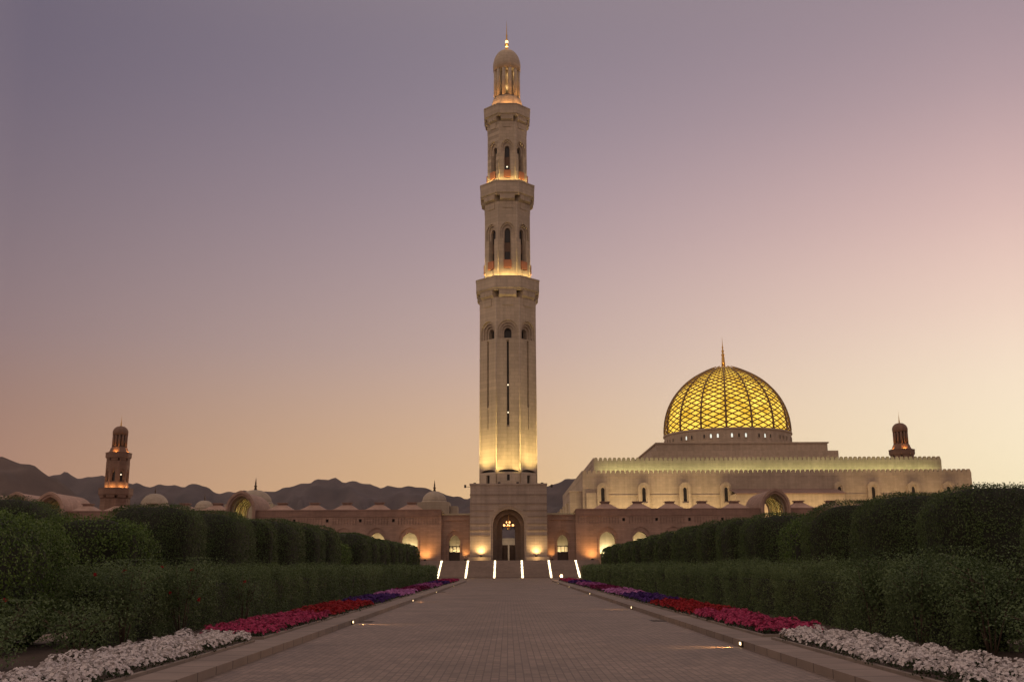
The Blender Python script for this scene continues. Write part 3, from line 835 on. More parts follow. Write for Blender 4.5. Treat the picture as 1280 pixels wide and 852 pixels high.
        if i == 0 or s < 0:
            pw = 45 if i == 0 else 12
            for yy in (2.6, 5.6): lamp('vault_lamp', 'SPOT', (s*(v + .9), WY + yy, 8.3), pw*2.2, (1, .78, .22), ar, .1, (s*(v + 1.9), WY + yy + .6, 11.5), 2.4, 1)
            if i == 0: lamp('vault_lamp', 'POINT', (s*v, WY + 7.6, 8.6), 25, (1, .78, .3), ar, .2)
    return ar
arcade(-1, 'left'); arcade(1, 'right')

# courtyard wall seen, lit, through the arches
for s, sd in ((-1, 'left'), (1, 'right')):
    w = thing('courtyard_wall', 'pale lit courtyard wall glimpsed through the %s arches' % sd, 'wall')
    MB().box(*sorted((s*5.7, s*36.4)), 158.6, 159.4, 0, 9.3).build('wall', M['pale'], w)
    MB().box(*sorted((s*5.7, s*36.4)), 158.5, 159.5, 9.302, 9.5).build('coping', M['pale'], w)
    for c, pw in ((8.0, 150), (14.9, 480), (19.6, 480), (24.4, 380), (29.2, 200)):
        uplight(s*c, 157.9, 2.4, 'uplight against the %s courtyard wall behind the %s arch' % (sd, {8.0: 'small gate', 14.9: 'first tall', 19.6: 'second tall', 24.4: 'third tall', 29.2: 'fourth tall'}[c]),
                pw*2.6, (1, .80, .44), (s*c, 158.6, 7), 2.5)
    uplight(s*12.15, 150.75, 2.35, 'orange uplight on the pink %s arcade wall beside its first tall arch' % sd, 430, AMB, (s*12.15, 152.6, 5.5), 2.4)
    t = uplight(s*6.35, 152.15, 2.35, 'orange uplight in the narrow corner between gateway and %s gate bay' % sd, 190, AMB, (s*6.35, 152.9, 8), 1.9)

# ================================================================== STEPS
st = thing('staircase', 'broad stone staircase with rows of step lights leading up to the gateway', 'staircase', (0, 138.0, 0))
NS, RISE, TREAD = 14, 2.33/14, .62
m = MB()
prof = [(0, 0)]
for i in range(NS): prof += [(i*TREAD, (i+1)*RISE), ((i+1)*TREAD if i < NS-1 else 26, (i+1)*RISE)]
SW = 12.6
for i in range(len(prof) - 1):
    (ya, za), (yb, zb) = prof[i], prof[i+1]
    m.add([(-SW, ya, za), (SW, ya, za), (SW, yb, zb), (-SW, yb, zb)], [(0, 1, 2, 3)])
m.build('flight', M['step'], st)
for s in (-1, 1):
    MB().box(*sorted((s*SW, s*(SW+1.2))), -.3, 14.0, 0, 2.5).build('cheek_wall', M['pink'], st)
words = ['leftmost', 'second from left', 'left of the two beside the arch', 'right of the two beside the arch', 'second from right', 'rightmost']
for i, x in enumerate((-9.42, -5.72, -1.92, 1.82, 5.62, 9.4)):
    t = thing('step_light', 'line of white lights climbing the steps, %s' % words[i], 'step light', (x, 138, 0), 0, 'lines of lights on the steps')
    for j in range(NS):
        w_ = random.uniform(.10, .15)
        MB().box(-w_, w_, j*TREAD - .035, j*TREAD - .004, j*RISE + .03, j*RISE + RISE - .012).build('lamp', M['step_glow'], t)

# ================================================================== PRAYER HALL
hall = thing('prayer_hall', 'large pale stone mosque hall with battlements and a glowing golden dome', 'mosque')
def merlons(x0, x1, z0, h, pitch, n=3):
    cnt = max(1, round((x1 - x0)/pitch)); p = (x1 - x0)/cnt; top = []
    for i in range(cnt):
        a = x0 + i*p
        w = p*.78; top += [(a + .001, z0)] if i else []
        cx = a + p*.5
        top += [(cx - w/2, z0), (cx - w/2, z0 + h*.45)]
        for j in range(1, n): t = pi*j/n; top.append((cx - w/2*cos(t), z0 + h*.45 + h*.55*sin(t)))
        top += [(cx + w/2, z0 + h*.45), (cx + w/2, z0)]
    return [(x0, z0 - .9), (x1, z0 - .9), (x1, z0)] + list(reversed(top)) + [(x0, z0)]
HX0, HX1, HY0, HY1 = 17.6, 110.0, 242.0, 330.0
m = MB(); m.box(HX0, HX1, HY0, HY1, 0, 22.3); m.build('wall', M['hall'], hall)
def cren(x0, x1, y0, y1, z, h, nm):
    p = MB(); lp = merlons(x0, x1, z, h, 1.12)
    p.prism(lp, TY_(y0 - .06), TY_(y0 + .5)); p.build(nm, M['hall'], hall)
    p = MB(); lp = merlons(y0 + .6, y1, z, h, 1.12)
    p.prism(lp, lambda u, v: (x0 - .06, u, v), lambda u, v: (x0 + .5, u, v)); p.build(nm, M['hall'], hall)
    p = MB()
    p.prism(lp, lambda u, v: (x1 - .5, u, v), lambda u, v: (x1 + .06, u, v)); p.build(nm, M['hall'], hall)
cren(HX0, HX1, HY0, HY1, 22.95, .75, 'battlement')
UX0, UX1, UY0 = 20.75, 105.1, 246.6
m = MB(); m.box(UX0, UX1, UY0, HY1 - 4, 22.3, 25.9); m.build('upper_wall', M['hall'], hall)
cren(UX0, UX1, UY0, HY1 - 4, 26.4, .8, 'upper_battlement')
m = MB(); m.box(36.4, 84.0, 258, 310, 25.9, 29.9); m.build('podium', M['hall'], hall)
m = MB(); m.box(38.4, 82.6, 262, 306, 29.9, 32.2); m.box(38.1, 82.9, 261.7, 306.3, 32.2, 32.55); m.build('podium', M['hall'], hall)
DX, DY, DR = 61.5, 284.0, 17.45
m = MB(); m.lathe([(DR + .5, 32.2), (DR + .5, 33.2), (DR + .15, 33.3), (DR, 33.35), (DR, 36.6), (DR + .3, 36.7), (DR + .3, 37.1), (DR - .5, 37.15)], 72, DX, DY, smooth=False); dr = m.build('drum', M['hall'], hall)
for i in range(45):
    an = 2*pi*(i + .5)/60 + pi/2*0
    g = i % 4
for i in range(60):
    if i % 4 == 3: continue
    an = radians(-90 + 6*(i - 29.5) + 1.0)
    n = Vector((cos(an), sin(an), 0)); tt = Vector((-sin(an), cos(an), 0)); c = Vector((DX, DY, 0))
    T = lambda d: (lambda u, v: tuple(c + n*(DR + d) + tt*u + Vector((0, 0, v))))
    lp = arch(0, .48, 34.5, 35.2, 35.55, 4)
    lit = -68 < math.degrees(an) + 90 < 30 and (i*7 % 5) < 3 and (21 <= i <= 33)
    f = MB(); f.sheet([arch(0, .8, 34.3, 35.2, 35.8, 4), lp], T(.12)); f.reveal(arch(0, .8, 34.3, 35.2, 35.8, 4), T(.12), T(-.1)); f.reveal(lp, T(.12), T(.03))
    fo = f.build('window', M['hall'], dr)
    MB().sheet([lp], T(.03)).build('pane', M['drum_lit'] if lit else M['dark'], fo)
PR = [(1.0, 0), (1.005, .07), (1.0, .14), (.985, .25), (.955, .36), (.915, .46), (.85, .575), (.76, .69), (.65, .79), (.52, .88), (.39, .95), (.25, 1.015), (.12, 1.06)]
RD, ZD = 17.2, 37.1
def prof_at(t):
    t = max(0, min(1, t)) * (len(PR) - 1); i = min(int(t), len(PR) - 2); f = t - i
    # smooth interpolation
    p0, p1, p2, p3 = PR[max(0, i-1)], PR[i], PR[i+1], PR[min(len(PR)-1, i+2)]
    cr = lambda a, b, c_, d: .5*((2*b) + (-a + c_)*f + (2*a - 5*b + 4*c_ - d)*f*f + (-a + 3*b - 3*c_ + d)*f**3)
    return cr(p0[0], p1[0], p2[0], p3[0])*RD, cr(p0[1], p1[1], p2[1], p3[1])*RD*1.068
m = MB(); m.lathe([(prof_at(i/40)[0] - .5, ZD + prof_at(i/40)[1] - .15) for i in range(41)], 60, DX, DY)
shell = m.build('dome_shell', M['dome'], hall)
NG = 16; G0 = radians(-102.2 - 11.25)
_ts = np.linspace(0, 1, 400); _pp = np.array([prof_at(t) for t in _ts])
_al = np.concatenate([[0], np.cumsum(np.hypot(*np.diff(_pp, axis=0).T))]); _al /= _al[-1]
def dpt(u, t, off=0):
    r, z = prof_at(float(np.interp(t, _al, _ts))); an = G0 + 2*pi*u/NG
    return Vector((DX + (r + off)*cos(an), DY + (r + off)*sin(an), ZD + z + off*.3))
lat = MB()
ROWS, PER = 32, 2
tv = lambda j: (j/ROWS)*.9
for g in range(NG*PER):
    for d in (1, -1):
        for j in range(ROWS):
            ua = (g + d*.5*j)/PER; ub = (g + d*.5*(j+1))/PER
            a, b = dpt(ua, tv(j)), dpt(ub, tv(j+1))
            lat.tube(a, b, (.165 if j < 22 else .13), seg=4, smooth=False)
lat.build('lattice', M['rib'], hall)
for g in range(NG):
    rb = MB()
    pts = [dpt(g + .5, i/24*.97, .12) for i in range(25)]
    for i in range(24): rb.tube(pts[i], pts[i+1], .30 - .006*i, .30 - .006*(i+1), seg=6)
    rb.build('dome_rib', M['rib'], hall)
m = MB(); zt = ZD + 1.06*RD*1.068; m.lathe([(3.4, zt - 1.35), (3.3, zt - .9), (2.4, zt - .35), (1.2, zt - .02), (.4, zt + .15)], 24, DX, DY); m.build('dome_cap', M['rib'], hall)
m = MB(); s_ = 8.6/8
m.lathe([(.55, zt), (.5, zt + 1.4), (.42, zt + 2.8), (.3, zt + 3.1), (.55, zt + 3.5), (.3, zt + 3.9), (.2, zt + 4.2), (.42, zt + 4.6), (.2, zt + 5.0), (.14, zt + 5.4), (.28, zt + 5.75), (.12, zt + 6.1), (.06, zt + 7.4), (.01, zt + 9.1)], 12, DX, DY)
m.build('finial', M['gold_metal'], hall)
lamp('finial_lamp', 'POINT', (DX - .5, DY - 2.0, zt + .7), 60, (1, .6, .15), hall, .2)
# narrow arched windows in projecting bays
for x in (22.3, 32.0, 41.7, 51.4, 78.2, 86.2, 95.7, 104.0):
    b = MB(); o1, o2 = arch(x, 2.7, 8, 19.4, 20.7, 6), arch(x, 1.5, 15.9, 19.1, 19.95, 5); i2 = arch(x, .85, 16.2, 19.0, 19.55, 4)
    y = HY0 - .9
    b.sheet([o1, o2], TY_(y)); b.reveal(o1, TY_(y), TY_(HY0)); b.reveal(o2, TY_(y), TY_(y + .2)); b.sheet([o2, i2], TY_(y + .2)); b.reveal(i2, TY_(y + .2), TY_(y + .6))
    o = b.build('window_bay', M['hall'], hall)
    MB().sheet([i2], TY_(y + .6)).build('window', M['dark'], o)
MB().box(HX0 + 4, 51.2, HY0 - .14, HY0, 17.55, 17.85).build('string_course', M['hall'], hall)
MB().box(78.4, HX1, HY0 - .14, HY0, 17.55, 17.85).build('string_course', M['hall'], hall)
# projecting middle wing with a lean-to roof
m = MB(); m.box(52.3, 77.2, HY0 - 7, HY0, 0, 17.6); m.build('wing', M['hall'], hall)
m = MB(); m.add([(52.0, HY0 - 7.4, 17.65), (77.5, HY0 - 7.4, 17.65), (77.5, HY0 - .02, 19.1), (52.0, HY0 - .02, 19.1), (52.0, HY0 - 7.4, 17.4), (77.5, HY0 - 7.4, 17.4)], [(0, 1, 2, 3), (4, 5, 1, 0)])
m.build('wing_roof', M['pink_dark'], hall)
# stepped corner towers and buttresses on the near flank
for y, dx, z in ((243.2, 3.0, 18.6), (258, 2.2, 17.4), (272, 2.2, 17.4), (286, 2.2, 17.4), (300, 2.2, 17.4), (314, 2.2, 17.4)):
    b = MB(); b.box(HX0 - dx, HX0, y, y + 4.5, 0, z); b.box(HX0 - dx - .15, HX0, y - .15, y + 4.65, z, z + .35); b.build('buttress', M['hall'], hall)
b = MB(); b.box(HX0 + .8, HX0 + 3.3, HY0 - .5, HY0, 0, 18.3); b.build('buttress', M['hall'], hall)
# architectural lighting of the hall
lamp('parapet_strip', 'AREA', ((UX0 + UX1)/2, 244.9, 22.5), 1500, (.93, 1.0, .42), hall, sx=82, sy=.4, target=((UX0 + UX1)/2, 247.2, 26.2))
lamp('ground_strip', 'AREA', (36, 235.6, 6.5), 4200, (1.0, .74, .36), hall, sx=34, sy=.6, target=(36, 242.6, 15))
lamp('ground_strip', 'AREA', (94, 235.6, 6.5), 2600, (1.0, .70, .34), hall, sx=28, sy=.6, target=(94, 242.6, 15))
lamp('ground_strip', 'AREA', (64.7, 229.6, 6.5), 3200, (1.0, .70, .32), hall, sx=24, sy=.6, target=(64.7, 235.0, 14))
lamp('flank_strip', 'AREA', (9.5, 280, 5), 1600, (1.0, .8, .42), hall, sx=60, sy=.6, target=(17, 280, 14)).rotation_euler = (0, radians(-132), 0)
bpy.data.objects['flank_strip'].data.size, bpy.data.objects['flank_strip'].data.size_y = .6, 60

# ================================================================== SMALL MINARETS
def small_minaret(x, y, label):
    t = thing('minaret', label, 'minaret', (x, y, 0), 0, 'corner minarets')
    mt = M['red_tower']; a1, a2 = 4.0, 3.18
    sh = tier(t, mt, a1, 0, 22.2, lambda k: [[(arch(0, 1.4, 12.5, 16.5, 17.8), .3)]])
    def nn(k): return [[(arch(0, 1.7, 27.2, 30.0, 31.4, 5), .2), (arch(0, .9, 27.5, 29.8, 30.7, 5), .8)]]
    tier(t, mt, a2, 24.2, 33.65, nn)
    balcony(t, mt, a1, 4.65, 21.2, 23.15, 25.4, vh=.95)
    balcony(t, mt, a2, 3.52, 32.7, 34.5, 36.3, vh=.85)
    MB().lathe([(2.75, 35.2), (2.75, 36.5), (2.55, 36.8), (2.25, 37.8)], 8, rot=pi/8, octa=True, smooth=False).build('collar', mt, t)
    lantern(t, mt, 2.15, 37.7, 42.4, 44.7, 48.4, 12)
    for k in range(8):
        F = octa_face(a2, k); lamp('balcony_lamp', 'POINT', F(-.75)(0, 25.1), 260, (1, .52, .17), t, .15)
        if k % 2 == 0:
            F = octa_face(2.75, k); lamp('balcony_lamp', 'POINT', F(-.45)(0, 36.45), 130, (1, .42, .1), t, .1)
    MB().prism(rect(-.13, .13, 29.3, 29.7), octa_face(a2, 1)(.55), octa_face(a2, 1)(.7)).build('lamp', M['lamp_white'], t)
    return t
small_minaret(-120.4, 315, 'short reddish stone corner minaret standing alone before the hills on the left')
small_minaret(122.3, 315, 'dark lantern top of a corner minaret peeping over the prayer hall roof')

# ================================================================== SMALL DOMED BUILDINGS
def domed(x, y, r, zb, zt, bw, bz, label, mat='white_dome', side=None, group='small domed buildings behind the arcade'):
    t = thing('domed_building', label, 'domed building', (x, y, 0), 0, group)
    MB().box(-bw, bw, -bw, bw, 0, bz).build('wall', M[mat], t)
    MB().lathe([(r*1.1, bz), (r*1.1, zb - .25), (r*1.02, zb)], 32).build('drum', M[mat], t)
    h = zt - zb
    MB().lathe([(r*sqrt(max(0, 1 - (i/12)**2.0))*(1 - .06*(i/12)) + .01, zb + h*i/12) for i in range(13)], 40).build('dome', M[mat], t)
    MB().lathe([(.28, zt - .05), (.16, zt + .4), (.3, zt + .6), (.1, zt + .85), (.16, zt + 1.0), (.01, zt + 2.1)], 8).build('finial', M['bronze'], t)
    if side:
        MB().box(*side).build('side_block', M[mat], t)
    return t
domed(-14.4, 200, 2.35, 14.0, 15.95, 3.1, 13.6, 'pale domed building with short finial behind the arcade just left of the gateway', side=(3.2, 4.6, -2, 3, 0, 12.9))
dm = domed(-43.9, 178, 2.85, 12.6, 14.7, 4.1, 12.0, 'pale dome with finial rising directly behind the left raised vault')
w_ = MB(); T = lambda u, v: (u, -4.16, v); T1 = lambda u, v: (u, -4.0, v)
w_.sheet([arch(3.1, 1.5, 8.2, 9.9, 10.7, 5), arch(3.1, .9, 8.4, 9.8, 10.3, 5)], T); w_.reveal(arch(3.1, 1.5, 8.2, 9.9, 10.7, 5), T, T1); w_.reveal(arch(3.1, .9, 8.4, 9.8, 10.3, 5), T, T1)
wo = w_.build('window', M['white_dome'], dm)
MB().sheet([arch(3.1, .9, 8.4, 9.8, 10.3, 5)], lambda u, v: (u, -4.03, v)).build('pane', M['dark'], wo)
lamp('wall_lamp', 'SPOT', (3.2, -9, 3.0), 900, (1, .85, .55), dm, .2, (3.0, -4, 10), 1.6, 1)
domed(-108.3, 315, 4.1, 20.4, 23.9, 4.8, 19.6, 'broad pale dome just right of the left corner minaret', side=(4.9, 8.8, -2, 4, 0, 19.9))
domed(-93.0, 315, 2.7, 19.8, 21.7, 3.1, 19.1, 'small low pale dome between the broad dome and the left raised vault')
# low pale building and planting seen through the gateway
pb = thing('low_building', 'low pale building framed far away by the open gateway', 'building', (0, 268, 0))
MB().box(-9, 4, 0, 8, 0, 8.3).build('wall', M['pale'], pb)
MB().box(-9.3, 4.3, -.3, 8.3, 8.302, 8.6).build('roof', M['pale'], pb)
lamp('wall_lamp', 'AREA', (.5, -5, 5.5), 60, (1, .82, .6), pb, sx=8, sy=.5, target=(.5, 0, 8.5))

# ================================================================== PLANTING
def bulge(P, hx, hy, hz, bl):
    """clipped blocks swell in the middle of their length and sink towards their ends"""
    q = np.clip(np.abs(P[:, 1])/hy, 0, 1.05)
    f = 1 - q**3.4
    P = P.copy()
    P[:, 0] += np.sign(P[:, 0])*bl*(f - .4)*np.clip(np.abs(P[:, 0])/hx, 0, 1)
    P[:, 2] += bl*2.0*(f - .93)*np.clip((P[:, 2] + hz)/(2*hz), 0, 1)
    return P
def topiary(s, ya, yb, xin, ztop, label, loose=False, depth=3.0, r=None, lod=1.0, name='topiary_hedge', group=None):
    """clipped block of hedge between ya and yb, inner face at xin"""
    ya, yb = ya + (.3 if loose else .75), yb - .3
    hy, hx, hz = (yb - ya)/2, depth/2, (ztop - .1)/2
    r = min(r or (1.45 if loose else random.uniform(.55, .75)), hx*.9, hy*.9)
    cx, cy = s*(xin + hx), (ya + yb)/2
    t = thing(name, label, 'hedge', (cx, cy, .1), 0, group)
    dist = max(12, ya - 1)
    Ls = max(.062 if loose else .046, .0017*dist) * (1.1 if loose else 1)
    ztop -= .2
    ins = .11 if loose else .085
    inner_w = (1.0, .25) if s > 0 else (.25, 1.0)
    A = 4*hy*hz*1.25 + 4*hx*hz*1.2 + 4*hx*hy
    n = int(min(90000, A * 1.55/(Ls*Ls*.55)) * lod)
    P, nn = rbox_pts(n, (hx, hy, hz), r, (inner_w[0], inner_w[1], 1.0 if (loose or ya < 20) else .45, .35, 1.0))  # sparse end leaves let the dark core show as shaded gaps
    bl = .45 if loose else random.uniform(.6, .85)
    W = P + np.array([cx, cy, 0])
    sd = int(abs(cx*13 + cy*7)) % 999
    big = vnoise(W, .9, sd)*.045 + vnoise(W, 2.6, sd+1)*.02
    if loose: big = vnoise(W, 1.6, sd)*.12 + vnoise(W, 4.5, sd+1)*.08
    jit = rng.normal(0, .026 if not loose else .055, n) - np.abs(rng.normal(0, .05, n))
    keep = (vnoise(W, 5.5, sd+2) + rng.normal(0, .5, n)) > -1.15
    belly = np.sin(np.clip((P[:, 2] + hz)/(2*hz), 0, 1)*pi)*.10
    P = P + nn*(big + jit + belly)[:, None]
    P = bulge(P, hx, hy, hz, bl)
    P[:, 2] += hz
    if loose:   # narrower towards the foot
        f = np.clip(P[:, 2]/(2*hz)*1.6 + .62, .62, 1); P[:, 0] *= f; P[:, 1] *= f
    P, nn = P[keep], nn[keep]
    quads_mesh('foliage', leaf_verts(P, nn, Ls, Ls*.55, .5 if not loose else .8), len(P), 4, M['leaf_loose' if loose else 'leaf_clip'], t)
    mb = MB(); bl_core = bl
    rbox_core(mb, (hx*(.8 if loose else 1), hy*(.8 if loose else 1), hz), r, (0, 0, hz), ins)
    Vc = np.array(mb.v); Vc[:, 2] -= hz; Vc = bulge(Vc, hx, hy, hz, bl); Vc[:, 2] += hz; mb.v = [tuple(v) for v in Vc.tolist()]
    mb.build('dark_core', M['core'], t)
    return t
LEFT_ENDS = [(16.4, 21.6, 2.5, 1), (23.4, 26.0, 2.66, 1), (25.9, 29.6, 3.18, 0), (30.0, 35.0, 3.22, 0), (35.4, 38.0, 3.22, 0), (38.4, 43.3, 3.34, 0), (43.7, 47.4, 3.37, 0), (47.8, 52.2, 3.43, 0),
             (63.9 - 5.8, 63.9, 3.47, 0), (64.3, 68.4, 3.45, 0), (68.8, 74.2, 3.45, 0), (74.7, 79.4, 3.45, 0), (79.8, 85.3, 3.46, 0), (85.7, 90.8, 3.45, 0), (91.3, 98.5, 3.45, 0)]
ORD = ['nearest', 'second', 'third', 'fourth', 'fifth', 'sixth', 'seventh', 'eighth', 'ninth', 'tenth', 'eleventh', 'twelfth', 'thirteenth', 'fourteenth', 'farthest']
for i, (a, b, z, lo) in enumerate(LEFT_ENDS):
    lab = ('loose leafy rounded bush' if lo else 'clipped round-topped hedge block') + ', %s from the camera in the left row' % ORD[i]
    topiary(-1, a, b, 8.8, z + .02 - (0 if lo else .1), lab, bool(lo), depth=2.4 if lo else 1.75, group='clipped hedge blocks in the left row')
topiary(-1, 54.3, 57.4, 9.0, 2.95, 'small bright rounded bush filling the gap in the left row of clipped hedges', True, depth=1.8, r=.85)
RIGHT_ENDS = [(12.6, 18.9, 3.12, 0), (19.3, 22.9, 3.16, 0), (23.3, 27.4, 3.2, 0), (27.8, 31.3, 3.2, 0), (35.6, 39.9, 3.28, 0), (40.3, 44.3, 3.36, 0), (44.7, 48.5, 3.42, 0), (49, 57.6, 3.46, 0),
              (58.1, 63.2, 3.42, 0), (63.7, 69.4, 3.38, 0), (69.9, 74.2, 3.34, 0), (74.8, 84.1, 3.26, 0), (84.7, 91.1, 3.24, 0), (91.6, 99, 3.24, 0)]
for i, (a, b, z, lo) in enumerate(RIGHT_ENDS):
    lab = 'tall dark clipped hedge block, %s from the camera in the right row' % (ORD[i] if i < 13 else 'farthest')
    topiary(1, a, b, 9.05, z + .02 - (.3 if i == 0 else .16 if i == 1 else .06), lab, False, depth=1.9, group='clipped hedge blocks in the right row')
topiary(1, 32.4, 35.0, 9.2, 2.95, 'small leafy rounded bush filling the gap in the right row of clipped hedges', True, depth=1.8, r=.85)
topiary(-1, 33.0, 38.0, 16.0, 3.62, 'dark flat-topped hedge block standing behind the two loose left bushes', False, depth=2.2, group='hedge blocks behind the left row', lod=.6)
topiary(-1, 25.5, 29.0, 12.7, 3.3, 'dark rounded hedge block at the left picture edge behind the nearest loose bush', False, depth=2.2, group='hedge blocks behind the left row', lod=.6)

def low_hedge(s, ya, yb, xin, depth, ztop, label):
    t = thing('low_hedge', label, 'hedge', (0, 0, 0))
    V = []; y = ya
    while y < yb:
        L = min(max(2.5, y*.14), yb - y)
        Ls = max(.05, .0018*y); hx, hy, hz = depth/2, L/2, (ztop - .1)/2
        n = int(L*(2*hz*1.25 + 2*hx + (1.5 if y == ya else 0)) * 1.75/(Ls*Ls*.5))
        P, nn = rbox_pts(n, (hx, hy + .3, hz), .3, (1, .2, 1 if y == ya else .02, .3 if y + L >= yb - .01 else .02, 1) if s > 0 else (.2, 1, 1 if y == ya else .02, .3 if y + L >= yb - .01 else .02, 1))
        W = P + np.array([s*(xin + hx), y + hy, hz + .1])
        lump = np.sqrt(np.abs(np.sin(W[:, 1]*1.18 + .9*np.sin(W[:, 1]*.37 + s)))) - .7
        nz = vnoise(W, 1.1, 5 + int(s))*.09 + vnoise(W, 3.0, 8)*.07 + lump*.26*(.6 + .4*np.clip(W[:, 2], 0, 1.5))
        jit = rng.normal(0, .06, n) - np.abs(rng.normal(0, .07, n))
        up = (nn[:, 2] > .6)
        jit = jit + np.where(up, np.maximum(0, rng.normal(-.02, .09, n)), 0)
        W = W + nn*(nz + jit)[:, None]
        keep = (vnoise(W, 2.4, 21) + rng.normal(0, .6, n)) > -1.0
        W, nn = W[keep], nn[keep]
        V.append(leaf_verts(W, nn, Ls, Ls*.5, .9)); y += L
    V = np.concatenate(V)
    quads_mesh('foliage', V, len(V)//4, 4, M['leaf_low'], t)
    mb = MB(); mb.box(*sorted((s*(xin + .3), s*(xin + depth - .2))), ya + .15, yb - .15, .09, ztop - .34); mb.build('dark_core', M['core'], t)
    return t
low_hedge(-1, 19.5, 105.5, 7.35, 1.1, 1.42, 'long low leafy hedge along the left side of the avenue, before the clipped blocks')
low_hedge(1, 17.5, 105.5, 7.35, 1.1, 1.42, 'long low leafy hedge along the right side of the avenue, before the clipped blocks')

def bloom_verts(P, Nn, R, cup=.25):
    """five-petalled open flowers; 5 quads each"""
    n = len(P); d = unit(Nn)
    t = unit(np.cross(d, rng.normal(0, 1, (n, 3)))); b = np.cross(d, t)
    R = R*rng.uniform(.75, 1.2, (n, 1)); out = []
    for k in range(5):
        a0 = 2*pi*k/5
        rad = lambda a, q, h: P + (t*cos(a) + b*sin(a))*R*q + d*R*h
        out.append(np.stack([P - d*R*.1, rad(a0 - .55, .82, cup*.8), rad(a0, 1.0, cup), rad(a0 + .55, .82, cup*.8)], 1))
    return np.stack(out, 1).reshape(-1, 3), n*5
def flower_mat(name, col, var=.35):
    c = np.array(col)
    return leaf_mat(name, tuple(c*(1 - var)), tuple(np.minimum(1, c*(1 + var*.5))), trans=.2, rough=.7)
FM = {'white': flower_mat('white_petals', (.74, .68, .66), .12), 'pink': flower_mat('pink_petals', (.50, .055, .15)), 'red': flower_mat('red_petals', (.36, .014, .02)),
      'indigo': flower_mat('indigo_petals', (.075, .022, .17)), 'lilac': flower_mat('lilac_petals', (.52, .20, .46), .2), 'maroon': flower_mat('maroon_petals', (.20, .012, .08)),
      'purple': flower_mat('purple_petals', (.38, .10, .30)), 'magenta': flower_mat('magenta_petals', (.42, .03, .13)), 'yellow': flower_mat('cream_petals', (.62, .58, .22), .2)}
def bed(s, sd, ya, yb, colour, label):
    t = thing('flower_bed', label, 'flower bed', (0, 0, 0), 0, 'flower beds along the avenue')
    x0, x1 = 5.05, 6.42
    b = MB()
    for (p, q, u, v) in ((x0 - .07, x0, ya, yb), (x1, x1 + .07, ya, yb), (x0 - .07, x1 + .07, ya - .08, ya), (x0 - .07, x1 + .07, yb, yb + .08)):
        b.box(*sorted((s*p, s*q)), u, v, .1, .15)
    b.build('edging', M['edging'], t)
    xa, xb = sorted((s*x0, s*x1))
    MB().add([(xa, ya, .12), (xb, ya, .12), (xb, yb, .12), (xa, yb, .12)], [(0, 1, 2, 3)]).build('soil', M['soil'], t)
    d = max(10, (ya + yb)/2)
    R = max(.034, .00115*d) if colour != 'white' else .027
    A = (yb - ya)*(x1 - x0)
    n = int(A*(.95 if colour != 'white' else .8)/(R*R*2.2))
    # plants set out in staggered rows make the mounds
    px = .34; gx = np.arange(x0 + .12, x1, px); gy = np.arange(ya + .15, yb, px)
    GX, GY = np.meshgrid(gx, gy); cen = np.stack([GX.ravel() + rng.normal(0, .05, GX.size), GY.ravel() + rng.normal(0, .05, GX.size)], 1)
    hgt = rng.uniform(.13, .24, len(cen)); rad = rng.uniform(.14, .21, len(cen))
    k = rng.integers(0, len(cen), n)
    ph, rr = rng.uniform(0, 2*pi, n), np.sqrt(rng.uniform(0, 1, n))
    ox, oy = rr*np.cos(ph), rr*np.sin(ph)
    dome = np.sqrt(np.maximum(.05, 1 - rr**2*.8))
    P = np.stack([cen[k, 0] + ox*rad[k], cen[k, 1] + oy*rad[k], .13 + hgt[k]*dome + rng.normal(0, .012, n)], 1)
    Nn = np.stack([ox*.9, oy*.9, dome*.8 + .2], 1) + rng.normal(0, .24, (n, 3))
    ok = (P[:, 0] > x0 - .1) & (P[:, 0] < x1 + .05) & (vnoise(P, 3.5, 3) + rng.normal(0, .35, n) > -1.05)
    P, Nn = P[ok], Nn[ok]
    P[:, 0] *= s; Nn[:, 0] *= s
    V, nf = bloom_verts(P, Nn, R)
    quads_mesh('blossoms', V, nf, 4, FM[colour], t)['kind'] = 'stuff'
    n2 = n; k = rng.integers(0, len(cen), n2); ph, rr = rng.uniform(0, 2*pi, n2), np.sqrt(rng.uniform(0, 1, n2))
    P = np.stack([s*(cen[k, 0] + rr*np.cos(ph)*rad[k]*1.02), cen[k, 1] + rr*np.sin(ph)*rad[k]*1.02, .12 + hgt[k]*.85*np.sqrt(np.maximum(.02, 1 - rr**2*.85))*rng.uniform(.3, 1, n2)], 1)
    Nn = np.stack([np.cos(ph)*rr*s, np.sin(ph)*rr, np.ones(n2)*.7], 1)
    quads_mesh('leaves', leaf_verts(P, Nn, R*1.7, R*1.0, .8), n2, 4, M['leaf_bed'], t)
    return t
BEDS = [(7.5, 20.3, 'white', 'white'), (21.2, 29.3, 'pink', 'bright pink'), (30.0, 38.0, 'red', 'deep red'), (38.8, 47.5, 'indigo', 'dark indigo'), (48.2, 56.5, 'lilac', 'pale lilac'), (57.2, 66.5, 'maroon', 'dark maroon'),
        (67.2, 78.5, 'purple', 'purple pink'), (79.2, 88.0, 'indigo', 'distant indigo'), (88.7, 103.5, 'magenta', 'distant magenta')]
for s, sd in ((-1, 'left'), (1, 'right')):
    for a, b, c, w in BEDS: bed(s, sd, a, b, c, 'bed of %s flowers on the %s side of the avenue' % (w, sd))

